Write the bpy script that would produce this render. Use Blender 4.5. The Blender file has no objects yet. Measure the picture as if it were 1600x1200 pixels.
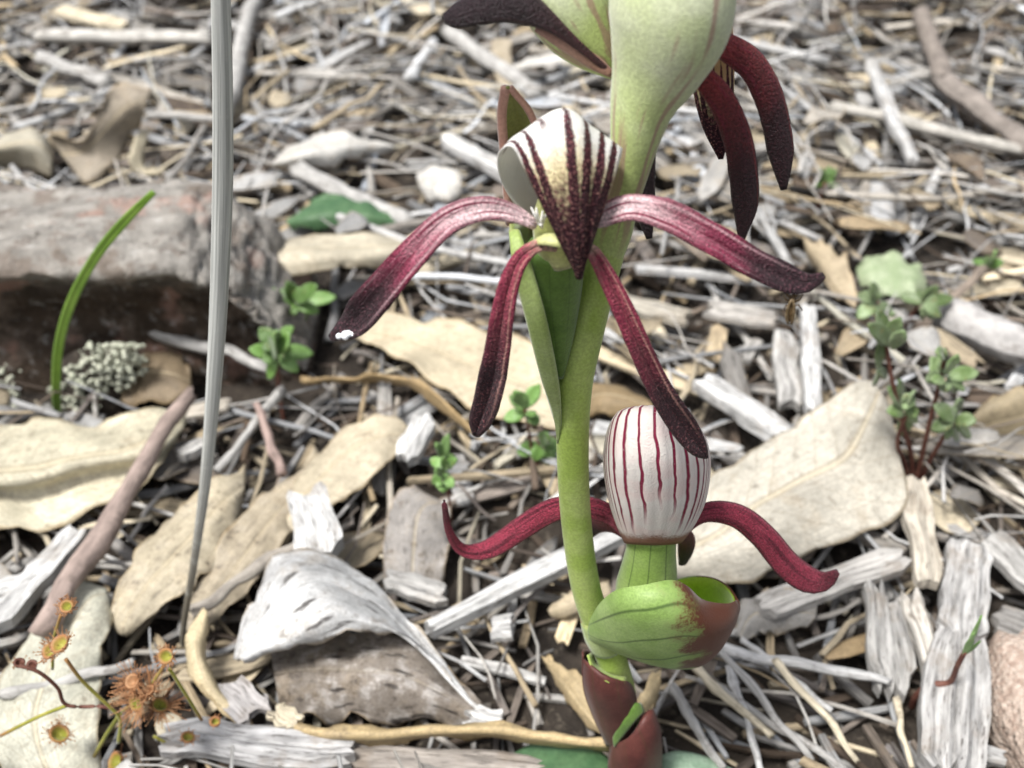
import bpy, math, random
import numpy as np

# ---------------------------------------------------------------- camera, sky, sun, exposure
SC = bpy.context.scene
COL = SC.collection
CM = 0.01                                   # everything below is written in centimetres
CAM_H, PITCH, FPX = 14.7, math.radians(40), 1716.0      # camera height (cm), tilt, focal length in photo pixels
cam_d = bpy.data.cameras.new('camera'); cam = bpy.data.objects.new('camera', cam_d); COL.objects.link(cam)
cam.location = (0, 0, CAM_H*CM); cam.rotation_euler = (math.pi/2-PITCH, 0, 0)
cam_d.sensor_width = 36; cam_d.lens = 36*FPX/1600
cam_d.clip_start = 0.005; cam_d.clip_end = 500
cam_d.dof.use_dof = True; cam_d.dof.focus_distance = 0.113; cam_d.dof.aperture_fstop = 35
SC.camera = cam

SUN_EL, SUN_AZ = math.radians(66), math.radians(236)     # azimuth clockwise from +Y: high, from the left and a little behind the camera
W = bpy.data.worlds.new('World'); SC.world = W; W.use_nodes = True
nt = W.node_tree; nt.nodes.clear()
sky = nt.nodes.new('ShaderNodeTexSky'); sky.sky_type = 'NISHITA'; sky.sun_disc = False
sky.sun_elevation = SUN_EL; sky.sun_rotation = SUN_AZ; sky.dust_density = 4; sky.air_density = 1.0
hs = nt.nodes.new('ShaderNodeHueSaturation'); hs.inputs['Saturation'].default_value = 0.42
bg = nt.nodes.new('ShaderNodeBackground'); bg.inputs['Strength'].default_value = 0.095
wo = nt.nodes.new('ShaderNodeOutputWorld')
nt.links.new(sky.outputs[0], hs.inputs['Color']); nt.links.new(hs.outputs[0], bg.inputs[0]); nt.links.new(bg.outputs[0], wo.inputs[0])
sd = bpy.data.lights.new('sun', 'SUN'); sd.energy = 2.8; sd.angle = math.radians(13); sd.color = (1, 0.98, 0.95)
so = bpy.data.objects.new('sun', sd); COL.objects.link(so)
so.rotation_euler = (math.pi/2-SUN_EL, 0, -SUN_AZ+math.pi)   # lamp's -Z points from the sun to the ground
so.location = (0, 0, 2)
SC.view_settings.view_transform = 'Standard'; SC.view_settings.look = 'None'
SC.view_settings.exposure = 0.86; SC.view_settings.gamma = 1.0
SC.view_settings.use_curve_mapping = False

# ---------------------------------------------------------------- photo pixel -> place
CP, SP = math.cos(PITCH), math.sin(PITCH)
def ray(px, py):
    a, b = (px-800)/FPX, (600-py)/FPX
    return np.array([a, CP+b*SP, -SP+b*CP])
def V(px, py, Y):                # where the ray meets the upright plane Y cm in front
    r = ray(px, py); p = r*(Y/r[1]); p[2] += CAM_H; return p
def G(px, py, z=0.0):            # where the ray meets height z over the soil
    r = ray(px, py); p = r*((z-CAM_H)/r[2]); p[2] += CAM_H; return p
def depth(p): return p[1]*CP - (p[2]-CAM_H)*SP
def project(p):
    d = depth(p); x = p[0]/d*FPX+800; u = p[1]*SP+(p[2]-CAM_H)*CP
    return x, 600-u/d*FPX, d
def nrm(v): v = np.asarray(v, float); return v/(np.linalg.norm(v)+1e-12)

# ---------------------------------------------------------------- node helper
class X:
    def __init__(s, m, k): s.m, s.k = m, k
    def _o(s, op, b, rev=False):
        n = s.m.nt.nodes.new('ShaderNodeMath'); n.operation = op
        for i, q in enumerate((b, s) if rev else (s, b)):
            if isinstance(q, X): s.m.nt.links.new(q.k, n.inputs[i])
            elif q is not None: n.inputs[i].default_value = q
        return X(s.m, n.outputs[0])
    def __add__(s, b): return s._o('ADD', b)
    __radd__ = __add__
    def __mul__(s, b): return s._o('MULTIPLY', b)
    __rmul__ = __mul__
    def __sub__(s, b): return s._o('SUBTRACT', b)
    def __rsub__(s, b): return s._o('SUBTRACT', b, True)
    def abs(s): return s._o('ABSOLUTE', None)
    def frac(s): return s._o('FRACT', None)
    def max(s, b): return s._o('MAXIMUM', b)
    def min(s, b): return s._o('MINIMUM', b)
    def pow(s, b): return s._o('POWER', b)
    def sm(s, a, b, lo=0.0, hi=1.0):
        n = s.m.nt.nodes.new('ShaderNodeMapRange'); n.interpolation_type = 'SMOOTHSTEP'
        s.m.nt.links.new(s.k, n.inputs[0])
        for i, q in enumerate((a, b, lo, hi)): n.inputs[i+1].default_value = q
        return X(s.m, n.outputs[0])
class Mat:
    def __init__(s, name):
        s.mat = bpy.data.materials.new(name); s.mat.use_nodes = True; s.nt = s.mat.node_tree; s.nt.nodes.clear()
        s.tc = s.nt.nodes.new('ShaderNodeTexCoord')
        sp = s.nt.nodes.new('ShaderNodeSeparateXYZ'); s.nt.links.new(s.tc.outputs['UV'], sp.inputs[0])
        s.u, s.v = X(s, sp.outputs[0]), X(s, sp.outputs[1])
        vm = s.nt.nodes.new('ShaderNodeVectorMath'); vm.operation = 'SCALE'; vm.inputs['Scale'].default_value = 100
        s.nt.links.new(s.tc.outputs['Object'], vm.inputs[0]); s.obj = vm.outputs[0]     # object space in cm
    def vec(s, x, y=0.0, z=0.0):
        n = s.nt.nodes.new('ShaderNodeCombineXYZ')
        for i, q in enumerate((x, y, z)):
            if isinstance(q, X): s.nt.links.new(q.k, n.inputs[i])
            else: n.inputs[i].default_value = q
        return n.outputs[0]
    def noise(s, vec, scale, detail=3, rough=0.55):
        n = s.nt.nodes.new('ShaderNodeTexNoise'); s.nt.links.new(vec, n.inputs['Vector'])
        n.inputs['Scale'].default_value = scale; n.inputs['Detail'].default_value = detail; n.inputs['Roughness'].default_value = rough
        return X(s, n.outputs[0])
    def voro(s, vec, scale):
        n = s.nt.nodes.new('ShaderNodeTexVoronoi'); s.nt.links.new(vec, n.inputs['Vector']); n.inputs['Scale'].default_value = scale
        return X(s, n.outputs['Distance'])
    def rnd(s):
        n = s.nt.nodes.new('ShaderNodeObjectInfo'); return X(s, n.outputs['Random'])
    def ocol(s):
        n = s.nt.nodes.new('ShaderNodeObjectInfo'); return n.outputs['Color']
    def tint(s):
        n = s.nt.nodes.new('ShaderNodeAttribute'); n.attribute_name = 'tint'; return n.outputs['Color']
    def mix(s, f, a, b, mode='MIX'):
        n = s.nt.nodes.new('ShaderNodeMix'); n.data_type = 'RGBA'; n.blend_type = mode
        if isinstance(f, X): s.nt.links.new(f.k, n.inputs[0])
        else: n.inputs[0].default_value = f
        for i, q in ((6, a), (7, b)):
            if isinstance(q, (tuple, list)): n.inputs[i].default_value = (*q[:3], 1)
            else: s.nt.links.new(q, n.inputs[i])
        return n.outputs[2]
    def mul(s, c, x):                        # colour times a scalar
        n = s.nt.nodes.new('ShaderNodeVectorMath'); n.operation = 'SCALE'
        if isinstance(c, (tuple, list)): n.inputs[0].default_value = c[:3]
        else: s.nt.links.new(c, n.inputs[0])
        s.nt.links.new(x.k, n.inputs['Scale']); return n.outputs[0]
    def done(s, col, rough=0.7, bump=None, bstr=0.5, bdist=0.02, trans=0.0, spec=0.3, sheen=0.0):
        p = s.nt.nodes.new('ShaderNodeBsdfPrincipled'); o = s.nt.nodes.new('ShaderNodeOutputMaterial')
        if isinstance(col, (tuple, list)): p.inputs['Base Color'].default_value = (*col[:3], 1)
        else: s.nt.links.new(col, p.inputs['Base Color'])
        if isinstance(rough, X): s.nt.links.new(rough.k, p.inputs['Roughness'])
        else: p.inputs['Roughness'].default_value = rough
        p.inputs['Specular IOR Level'].default_value = spec
        if sheen: p.inputs['Sheen Weight'].default_value = sheen; p.inputs['Sheen Roughness'].default_value = 0.4
        if bump is not None:
            b = s.nt.nodes.new('ShaderNodeBump'); b.inputs['Strength'].default_value = bstr; b.inputs['Distance'].default_value = bdist*CM
            s.nt.links.new(bump.k, b.inputs['Height']); s.nt.links.new(b.outputs[0], p.inputs['Normal'])
        out = p.outputs[0]
        if trans:
            t = s.nt.nodes.new('ShaderNodeBsdfTranslucent'); mx = s.nt.nodes.new('ShaderNodeMixShader'); mx.inputs[0].default_value = trans
            if isinstance(col, (tuple, list)): t.inputs[0].default_value = (*col[:3], 1)
            else: s.nt.links.new(col, t.inputs[0])
            s.nt.links.new(out, mx.inputs[1]); s.nt.links.new(t.outputs[0], mx.inputs[2]); out = mx.outputs[0]
        s.nt.links.new(out, o.inputs[0]); return s.mat

# ---------------------------------------------------------------- materials
def m_soil():
    m = Mat('soil'); n1 = m.noise(m.obj, 0.5, 5, 0.6); n2 = m.noise(m.obj, 5, 5, 0.7); n3 = m.voro(m.obj, 3.5)
    c = m.mix(n1.sm(.35, .65), (.020, .016, .013), (.050, .040, .031))
    c = m.mix(n2.sm(.54, .72), c, (.13, .11, .085))
    return m.done(c, .95, n2+n3*0.6, .9, .12)
def m_wood():
    m = Mat('weathered_wood')
    f = m.noise(m.vec(m.u*1.1, m.v*17.0, 0.0), 1.0, 4, .65)
    g = m.noise(m.vec(m.u*3.0, m.v*42.0, 3.0), 1.0, 3, .6)
    b = m.noise(m.obj, 2.2, 3, .6)
    c = m.tint()
    c = m.mul(c, f.sm(.28, .72, .50, 1.28))
    c = m.mix(g.sm(.55, .68, 0, .75), c, (.050, .042, .036))
    c = m.mix(b.sm(.50, .75, 0, .45), c, (.20, .155, .11))
    return m.done(c, .85, f*1.0+g*0.6, .75, .05, spec=.2)
def m_twig():
    m = Mat('twig_bark')
    f = m.noise(m.vec(m.u*2.0, m.v*6.0, 0.0), 1.0, 4, .65); b = m.noise(m.obj, 3.0, 4, .65)
    c = m.mul(m.tint(), f.sm(.25, .75, .60, 1.25))
    c = m.mix(b.sm(.52, .70, 0, .5), c, (.085, .068, .055))
    return m.done(c, .85, f+b, .6, .04, spec=.2)
def m_leaf(name, spots=.5, vein=.25, rough=.62, src='obj', crack=.0, tr=.12, pale=0.0):
    m = Mat(name)
    col = m.ocol() if src == 'obj' else m.tint()
    vv = (m.v-0.5).abs()
    n1 = m.noise(m.obj, .8, 4, .65); n2 = m.noise(m.obj, 4.0, 5, .7); n3 = m.noise(m.obj, 24, 3, .65); n4 = m.noise(m.obj, 1.7, 5, .7)
    fib = m.noise(m.vec(m.u*5.0, m.v*46.0, 1.0), 1.0, 4, .65)
    c = m.mul(col, n1.sm(.3, .7, .70, 1.15))
    c = m.mix(n4.sm(.50, .66, 0, .40), c, (.30, .235, .155))
    c = m.mix(n2.sm(.56, .68, 0, spots), c, (.13, .10, .07))
    if pale:
        pn = m.noise(m.obj, 2.6, 5, .7); c = m.mix(pn.sm(.48, .60)*pale, c, (.46, .43, .40)); c = m.mix(pn.sm(.44, .34)*pale, c, (.07, .055, .045))
    c = m.mul(c, n3.sm(.3, .7, .82, 1.12)); c = m.mul(c, fib.sm(.3, .7, .84, 1.10))
    sv = ((m.u*13.0 - vv*5.5 + n1*0.9 + n2*.25).frac()-0.5).abs()
    svl = sv.sm(.05, .0)
    c = m.mix(svl*(vein*0.7), c, (.28, .22, .14))
    mr = (vv+(n2-.5)*.008).sm(.020, .008); mr2 = ((vv-.024).abs()).sm(.014, .002)
    c = m.mix(mr*vein*.9, c, (.62, .53, .36)); c = m.mix(mr2*vein*.7, c, (.24, .18, .10))
    c = m.mix((vv+(n2-.5)*.03).sm(.470, .495)*.5, c, (.33, .22, .09))
    vn = m.voro(m.obj, 7.0); c = m.mul(c, vn.sm(.2, .75, 1.02, .93))
    b = n2*.45+n3*.3+svl*.7-mr*1.2+fib*.3-vn*.06
    if crack:
        ck = m.noise(m.vec(m.u*4.0, m.v*9.0, 5.0), 1.0, 5, .6); k = ck.sm(.58, .63)
        c = m.mix(k*crack, c, (.035, .028, .024)); b = b-k*1.5
    return m.done(c, rough, b, .4, .028, trans=tr, spec=.35)
def m_petal(name, base, mid, tip, a=(.08, .5), b=(.5, .9), streak=(.16, .008, .03), sn=.6, gran=.5, rough=.5, rim=.6):
    m = Mat(name); vv = (m.v*2.0-1.0).abs()
    n = m.noise(m.obj, 2.6, 3, .6); gr = m.noise(m.obj, 46, 2, .65); st = m.noise(m.vec(m.u*2.2, m.v*7.0, 1.0), 1.0, 3, .55); s2 = m.noise(m.vec(m.u*5.0, m.v*22.0, 4.0), 1.0, 2, .5)
    w = m.u + (n-0.5)*0.28+(gr-.5)*.10
    c = m.mix(w.sm(*a), base, mid)
    c = m.mix((st.sm(.49, .60).max(vv.sm(.70, .92)*.8))*w.sm(.0, .16)*sn, c, streak)
    c = m.mix(s2.sm(.54, .66)*.4, c, m.mix(.35, base, mid))
    c = m.mix((w-vv*.05).sm(*b), c, tip)
    c = m.mix(((m.v+(gr-.5)*.05-.90).abs()).sm(.05, .02)*rim*w.sm(1.0, .5), c, m.mix(.4, base, mid))
    c = m.mix(gr.sm(.56, .68)*gran*.35, c, m.mix(.75, base, mid))
    c = m.mul(c, gr.sm(.32, .68, .55, 1.35))
    return m.done(c, rough, gr+st*.6+s2*.5, .9, .035, trans=.05, spec=.35, sheen=.06)
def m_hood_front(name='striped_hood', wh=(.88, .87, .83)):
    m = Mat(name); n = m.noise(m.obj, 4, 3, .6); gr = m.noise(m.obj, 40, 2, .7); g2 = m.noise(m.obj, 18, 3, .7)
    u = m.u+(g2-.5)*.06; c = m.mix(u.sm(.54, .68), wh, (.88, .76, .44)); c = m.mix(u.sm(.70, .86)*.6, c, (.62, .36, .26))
    wob = (n-.5)*0.04
    dk = None
    for v0, us, w0 in ((.06, .36, .010), (.20, .39, .010), (.335, .42, .004), (.50, .42, .005), (.655, .42, .008), (.80, .40, .012), (.92, .37, .012)):
        d = (m.v+wob-v0).abs(); wd = (u-.46).max(0.0)*0.22+.003+w0*(1.0 if v0 != .335 else 1.0)
        s = (wd-d+(gr-.5)*0.06*1.0).sm(-.006, .012)*m.u.sm(us-.02, us+.02)
        if v0 == .335: s = s*m.u.sm(.56, .50)
        dk = s if dk is None else dk.max(s)
    dk = dk*(gr+u*.6).sm(.52, .72)
    tipf = (u+(g2-.5)*.30+(gr-.5)*.25).sm(.63, .80)
    dk = dk.max(tipf)
    dkc = m.mix(gr.sm(.46, .64), (.030, .005, .010), (.17, .045, .060))
    c = m.mix(dk, c, dkc)
    c = m.mix((gr.sm(.58, .66)*u.sm(.5, .7)*.45), c, (.72, .42, .30))
    c = m.mix(m.u.sm(.20, .02)*.35, c, (.70, .58, .45))
    return m.done(c, .55, gr*u.sm(.5, .8)*1.5+g2*.3, 1.0, .05, trans=.28, spec=.3)
def m_hood_back():
    m = Mat('lined_hood'); n = m.noise(m.obj, 3, 2, .5); gr = m.noise(m.obj, 40, 2, .6)
    c = m.mix(n.sm(.4, .7), (.90, .85, .79), (.88, .75, .70))
    ln = None
    for k, (v0, u0, u1) in enumerate(((.06, .28, .80), (.12, .12, .88), (.19, .08, .95), (.26, .05, .97), (.335, .04, .97), (.42, .03, .86), (.50, .05, .72), (.58, .08, .80), (.655, .10, .95), (.73, .12, .97), (.80, .16, .95), (.87, .20, .90), (.94, .30, .75))):
        d = (m.v+(n-.5)*.035-v0).abs()
        s = d.sm(.015 if not .4 < v0 < .63 else .010, .005)*m.u.sm(u0, u0+.08)*m.u.sm(u1, u1-.25)*(gr+.35).sm(.45, .75)
        ln = s if ln is None else ln.max(s)
    c = m.mix(ln, c, (.24, .018, .055))
    c = m.mix((m.u+(gr-.5)*.08+(n-.5)*.06).sm(.885, .95)*.9, c, (.25, .075, .028))
    return m.done(c, .55, gr+ln*-1.5, .5, .02, trans=.2, spec=.3)
def m_green(name, c0, c1, foot=None, red=None, rf=(.6, .9), streak=0.0, sc=(.20, .06, .045), veins=0.0, rough=.55, sheen=.3, var=0.0):
    m = Mat(name); n = m.noise(m.obj, 2.2, 3, .55); gr = m.noise(m.obj, 34, 2, .6); st = m.noise(m.vec(m.u*2.2, m.v*15.0, 2.0), 1.0, 3, .55)
    c = m.mix(n.sm(.35, .68), c0, c1)
    if foot: c = m.mix((m.u+(n-.5)*.12).sm(.62, .28), c, foot)
    c = m.mul(c, gr.sm(.3, .72, .87, 1.13))
    if streak: c = m.mix(st.sm(.53, .62)*streak*m.u.sm(.98, .80)*m.u.sm(.0, .15), c, sc)
    if var: c = m.mul(c, m.rnd()*var+(1-var*.5)); c = m.mix(m.noise(m.obj, 9, 3, .6).sm(.60, .70)*.6, c, (.20, .16, .06))
    if veins:
        d = ((m.v*9.0).frac()-.5).abs(); c = m.mix(d.sm(.07, .0)*veins, c, (.045, .085, .02))
    if red: c = m.mix((m.u+(n-.5)*.5+(gr-.5)*.15).sm(*rf), c, red)
    return m.done(c, rough, gr+n, .3, .015, trans=.12, spec=.35, sheen=sheen)
def m_plain(name, c0, c1, scale=6, rough=.6, bstr=.4, bdist=.03, trans=0.0):
    m = Mat(name); n = m.noise(m.obj, scale, 4, .65); n2 = m.noise(m.obj, scale*6, 3, .6)
    return m.done(m.mul(m.mix(n.sm(.35, .65), c0, c1), n2.sm(.3, .7, .85, 1.12)), rough, n+n2*.5, bstr, bdist, trans=trans)
def m_log():
    m = Mat('decayed_wood'); n1 = m.noise(m.obj, 1.3, 5, .65); n2 = m.noise(m.obj, 6, 5, .7); st = m.noise(m.vec(m.u*1.2, m.v*26.0), 1.0, 4, .6)
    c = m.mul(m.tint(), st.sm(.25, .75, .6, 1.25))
    c = m.mix(n1.sm(.50, .62)*.65, c, (.15, .115, .09))
    pkn = m.noise(m.obj, .75, 3, .6); c = m.mix(pkn.sm(.56, .66)*.55, c, (.34, .20, .155))
    c = m.mix(n2.sm(.56, .70)*.75, c, (.05, .038, .028))
    wn = m.noise(m.obj, 3.2, 5, .7); c = m.mix(wn.sm(.54, .68)*.35, c, (.50, .49, .46))
    return m.done(c, .9, n1*1.0+n2*.8+st*.6, .9, .12, spec=.15)
def m_rock():
    m = Mat('granular_rock'); n = m.noise(m.obj, 9, 4, .7); v = m.voro(m.obj, 13)
    c = m.mix(n.sm(.35, .65), (.34, .25, .20), (.52, .43, .36)); c = m.mix(v.sm(.22, .1)*.5, c, (.62, .58, .54))
    return m.done(c, .9, n+v, .8, .06)

MT = dict(
    soil=m_soil(), wood=m_wood(), twig=m_twig(), log=m_log(), rock=m_rock(),
    leaf=m_leaf('dry_leaf', .5, .55), leaf_spotted=m_leaf('spotted_leaf', .85, .45, crack=.35, pale=.12), leaf_silver=m_leaf('silvery_leaf', .6, .0, crack=.85, pale=.22), leaf_rot=m_leaf('rotten_leaf', .8, .1, crack=.9, rough=.8, pale=.75), leaf_bits=m_leaf('leaf_bits', .5, .2, src='tint'),
    petal=m_petal('crimson_petal', (.82, .62, .63), (.28, .028, .075), (.022, .006, .010), (.16, .60), (.44, .76), streak=(.17, .008, .036), sn=.95),
    sepal=m_petal('crimson_sepal', (.68, .45, .34), (.29, .038, .070), (.028, .008, .012), (.03, .14), (.24, .66), streak=(.20, .012, .045), sn=.5, gran=.8),
    petal_dark=m_petal('dark_petal', (.26, .035, .035), (.115, .016, .018), (.024, .007, .010), (.0, .3), (.25, .65), sn=.5, gran=.25),
    petal_black=m_petal('black_petal', (.06, .025, .026), (.036, .013, .016), (.018, .008, .011), (.0, .3), (.2, .6), sn=.3, gran=.15),
    petal_back=m_petal('red_petal', (.42, .10, .14), (.27, .028, .055), (.10, .014, .025), (.0, .2), (.62, .98), streak=(.07, .005, .014), sn=.8, gran=.3),
    hood=m_hood_front(), hood_far=m_hood_front('cream_hood', (.62, .42, .22)), hood_back=m_hood_back(),  # the far hood's own ground colour is cream-yellow instead of white
    stem=m_green('stem_green', (.33, .45, .085), (.43, .53, .16), sheen=.15),
    hood_green=m_green('pale_green_hood', (.52, .58, .32), (.60, .64, .43), streak=.75, sc=(.36, .21, .17), foot=(.44, .53, .19)),
    bract=m_green('green_bract', (.32, .42, .12), (.40, .49, .20), red=(.20, .10, .06), rf=(.95, 1.05), veins=.25),
    bract_tip=m_green('olive_bract', (.13, .14, .03), (.17, .17, .045), rough=.6),
    bract_rim=m_green('pinkish_rim', (.30, .16, .12), (.36, .21, .16)),
    scoop=m_green('scoop_bract', (.22, .34, .085), (.30, .42, .14), red=(.105, .030, .014), rf=(.54, .66), veins=.8, rough=.5, sheen=.06),
    lime=m_green('lime_inside', (.32, .50, .02), (.38, .56, .04)),
    sheath=m_green('maroon_sheath', (.085, .026, .022), (.13, .042, .034), veins=.15, rough=.5, sheen=.05),
    ovary=m_green('ovary_green', (.085, .17, .025), (.14, .25, .045), veins=.35),
    ovary_light=m_green('ovary_light', (.25, .38, .08), (.32, .44, .13), veins=.7),
    column=m_green('column_green', (.44, .47, .15), (.55, .55, .26)),
    white_bit=m_plain('white_bit', (.80, .78, .70), (.85, .84, .80)),
    sprout=m_green('sprout_leaf', (.10, .20, .04), (.18, .30, .10), rough=.45, var=.7),
    sprout_pale=m_green('pale_sprout_leaf', (.11, .17, .055), (.22, .29, .15), rough=.45, var=.7),
    red_stem=m_plain('red_stem', (.10, .035, .025), (.15, .065, .045)),
    grass=m_green('grass_green', (.13, .25, .02), (.19, .32, .04)),
    reed=None,
    sundew=m_green('sundew_green', (.22, .23, .025), (.36, .33, .06), red=(.34, .15, .06), rf=(.6, 1.1)),
    sundew_hair=m_plain('sundew_hair', (.42, .20, .09), (.58, .34, .18), trans=.35),
    bluegreen=m_plain('bluish_leaf', (.22, .33, .22), (.30, .40, .29), 3, .5),
    darkgreen=m_plain('dark_leaf', (.05, .11, .05), (.08, .15, .07), 2, .5),
    roundgreen=m_plain('round_leaf', (.24, .30, .17), (.32, .37, .24), 3, .5),
    lichen=m_plain('lichen', (.38, .40, .31), (.56, .57, .46), 5, .95),
    bug=m_plain('bug', (.10, .06, .025), (.17, .11, .05), 20, .35), bug_wing=m_plain('bug_wing', (.13, .09, .045), (.22, .16, .09), 20, .3),
)

# ---------------------------------------------------------------- mesh helpers (centimetres in, metres out)
def mesh(name, v, f, uv=None, tint=None, smooth=True, org=(0, 0, 0)):
    v = (np.asarray(v, float)-np.asarray(org, float))*CM
    me = bpy.data.meshes.new(name); me.from_pydata(v.tolist(), [], f); 
    if uv is not None:
        vi = np.empty(len(me.loops), np.int32); me.loops.foreach_get('vertex_index', vi)
        l = me.uv_layers.new(name='UVMap'); l.data.foreach_set('uv', np.asarray(uv, np.float32)[vi].ravel())
    if tint is not None:
        a = me.color_attributes.new('tint', 'FLOAT_COLOR', 'POINT'); t = np.ones((len(v), 4), np.float32); t[:, :3] = tint
        a.data.foreach_set('color', t.ravel())
    me.polygons.foreach_set('use_smooth', np.full(len(me.polygons), smooth)); me.update()
    return me
def obj(name, me, m=None, parent=None, loc=(0, 0, 0), color=None):
    o = bpy.data.objects.new(name, me); COL.objects.link(o)
    if m is not None: me.materials.append(MT[m] if isinstance(m, str) else m)
    o.location = [c*CM for c in loc]
    if parent is not None: o.parent = parent; o.location = [0, 0, 0]
    if color is not None: o.color = (*color, 1)
    return o
def tag(o, label, cat, group=None, kind=None):
    o['label'] = label
    if cat: o['category'] = cat
    if group: o['group'] = group
    if kind: o['kind'] = kind
    return o
def thing(name, label, cat, loc, group=None):
    o = bpy.data.objects.new(name, None); COL.objects.link(o); o.location = [c*CM for c in loc]; o.empty_display_size = .01
    o['base'] = [float(c) for c in loc]
    return tag(o, label, cat, group)
def part(name, md, m, parent, smooth=True, tint=None):        # md = (verts, faces, uv) in world cm; parent an object whose base is known
    base = parent['base'] if 'base' in parent.keys() else (0, 0, 0)
    o = obj(name, mesh(name, md[0], md[1], md[2], tint, smooth, org=base), m, parent); o['base'] = [float(c) for c in base]
    if parent.get('is_part'): pass
    o['is_part'] = 1
    return o
def cr(P, n):                     # Catmull-Rom through the points, n samples spread by arc length
    P = np.asarray(P, float)
    if len(P) == 2: return P[0]+(P[1]-P[0])*np.linspace(0, 1, n)[:, None]
    Q = np.vstack([2*P[0]-P[1], P, 2*P[-1]-P[-2]]); out = []
    for i in range(len(P)-1):
        a, b, c, d = Q[i:i+4]; t = np.linspace(0, 1, 24, endpoint=False)[:, None]
        out.append(.5*((2*b)+(c-a)*t+(2*a-5*b+4*c-d)*t*t+(3*b-a-3*c+d)*t**3))
    out = np.vstack(out+[P[-1:]]); s = np.concatenate([[0], np.cumsum(np.linalg.norm(np.diff(out[:, :3], axis=0), axis=1))])
    t = np.linspace(0, s[-1], n)
    return np.stack([np.interp(t, s, out[:, k]) for k in range(out.shape[1])], 1)
def sheet(P, th=.04, edge=.3):    # P (nu, nv, 3): a closed sheet of thickness th below the grid
    nu, nv = P.shape[:2]
    du = np.gradient(P, axis=0); dv = np.gradient(P, axis=1); N = np.cross(du, dv); N /= np.linalg.norm(N, axis=2)[..., None]+1e-9
    e = np.minimum(np.linspace(0, 1, nv), np.linspace(1, 0, nv)); t = th*np.clip(edge+e*5, 0, 1)[None, :, None]
    top = P+N*t*.5; bot = P-N*t*.5
    v = np.vstack([top.reshape(-1, 3), bot.reshape(-1, 3)])
    uu, vv = np.meshgrid(np.linspace(0, 1, nu), np.linspace(0, 1, nv), indexing='ij'); uv = np.stack([uu.ravel(), vv.ravel()], 1); uv = np.vstack([uv, uv])
    f = []; o = nu*nv
    for i in range(nu-1):
        for j in range(nv-1):
            a = i*nv+j; f.append((a, a+nv, a+nv+1, a+1)); f.append((o+a, o+a+1, o+a+nv+1, o+a+nv))
        a = i*nv; f.append((a, o+a, o+a+nv, a+nv)); a = i*nv+nv-1; f.append((a, a+nv, o+a+nv, o+a))
    for j in range(nv-1):
        a = j; f.append((a, a+1, o+a+1, o+a)); a = (nu-1)*nv+j; f.append((a, o+a, o+a+1, a+1))
    return v, f, uv
def rails(R, nu=30, nv=14):       # a surface through several long curves, first rail v=0 ... last rail v=1
    C = [cr(r, nu) for r in R]; P = np.zeros((nu, nv, 3))
    for i in range(nu): P[i] = cr([c[i] for c in C], nv)
    return P
def smooth_noise(rng, n, k): 
    a = rng.standard_normal(max(2, int(n/k)+2)); return np.interp(np.linspace(0, len(a)-1, n), np.arange(len(a)), a)
def ribbon(pts, wid, N0, curl=.25, nu=34, nv=11, plane='V', ridge=0.0, twist=0.0, wav=0.0, seed=0):
    # pts (px, py, depth or height), widths in photo pixels
    F = V if plane == 'V' else G
    c0 = np.array([F(*p) for p in pts]); w0 = np.array([w*.5*depth(c)/FPX for w, c in zip(wid, c0)])
    q = cr(np.hstack([c0, w0[:, None]]), nu); c, w = q[:, :3], np.maximum(q[:, 3], .008)
    T = np.gradient(c, axis=0); T /= np.linalg.norm(T, axis=1)[:, None]+1e-9
    N0 = np.asarray(N0, float); N0 = np.tile(N0, (nu, 1)) if N0.ndim == 1 else cr(N0, nu)
    B = np.cross(N0, T); B /= np.linalg.norm(B, axis=1)[:, None]+1e-9; N = np.cross(T, B)
    if twist:
        a = twist*np.linspace(0, 1, nu)[:, None]; B, N = B*np.cos(a)+N*np.sin(a), N*np.cos(a)-B*np.sin(a)
    s = np.linspace(-1, 1, nv); rng = np.random.default_rng(seed)
    P = c[:, None]+B[:, None]*(w[:, None]*s)[..., None] + N[:, None]*((w[:, None]*(curl*(s*s)+ridge*np.exp(-(s/.22)**2)))[..., None])
    if wav:
        k = smooth_noise(rng, nu, 3)*wav; k2 = smooth_noise(rng, nu, 3)*wav
        P += N[:, None]*((w*k)[:, None]*np.maximum(s, 0)**2+(w*k2)[:, None]*np.maximum(-s, 0)**2)[..., None]
    return P
def tube(c, r, n=14, nu=None, flat=1.0, side=(1, 0, 0), cap=True, jag=0.0, rng=None):   # c: centres (k,3), r radii
    c = np.asarray(c, float); r = np.asarray(r, float)
    if nu: q = cr(np.hstack([c, r[:, None]]), nu); c, r = q[:, :3], q[:, 3]
    k = len(c); T = np.gradient(c, axis=0); T /= np.linalg.norm(T, axis=1)[:, None]+1e-9
    S = np.asarray(side, float); S = S-T*(T@S)[:, None]; S /= np.linalg.norm(S, axis=1)[:, None]+1e-9; U = np.cross(T, S)
    a = np.linspace(0, 2*math.pi, n+1)
    P = c[:, None]+(S[:, None]*np.cos(a)[None, :, None]+U[:, None]*np.sin(a)[None, :, None]*flat)*r[:, None, None]
    L = np.concatenate([[0], np.cumsum(np.linalg.norm(np.diff(c, axis=0), axis=1))])
    uu, vv = np.meshgrid(L/(L[-1]+1e-9), a/(2*math.pi), indexing='ij'); uv = np.stack([uu.ravel(), vv.ravel()], 1)
    v = P.reshape(-1, 3); f = []
    for i in range(k-1):
        for j in range(n): b = i*(n+1)+j; f.append((b, b+1, b+n+2, b+n+1))
    if cap:
        f.append(tuple(range(n-1, -1, -1))); f.append(tuple((k-1)*(n+1)+j for j in range(n)))
    return v, f, uv
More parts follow.
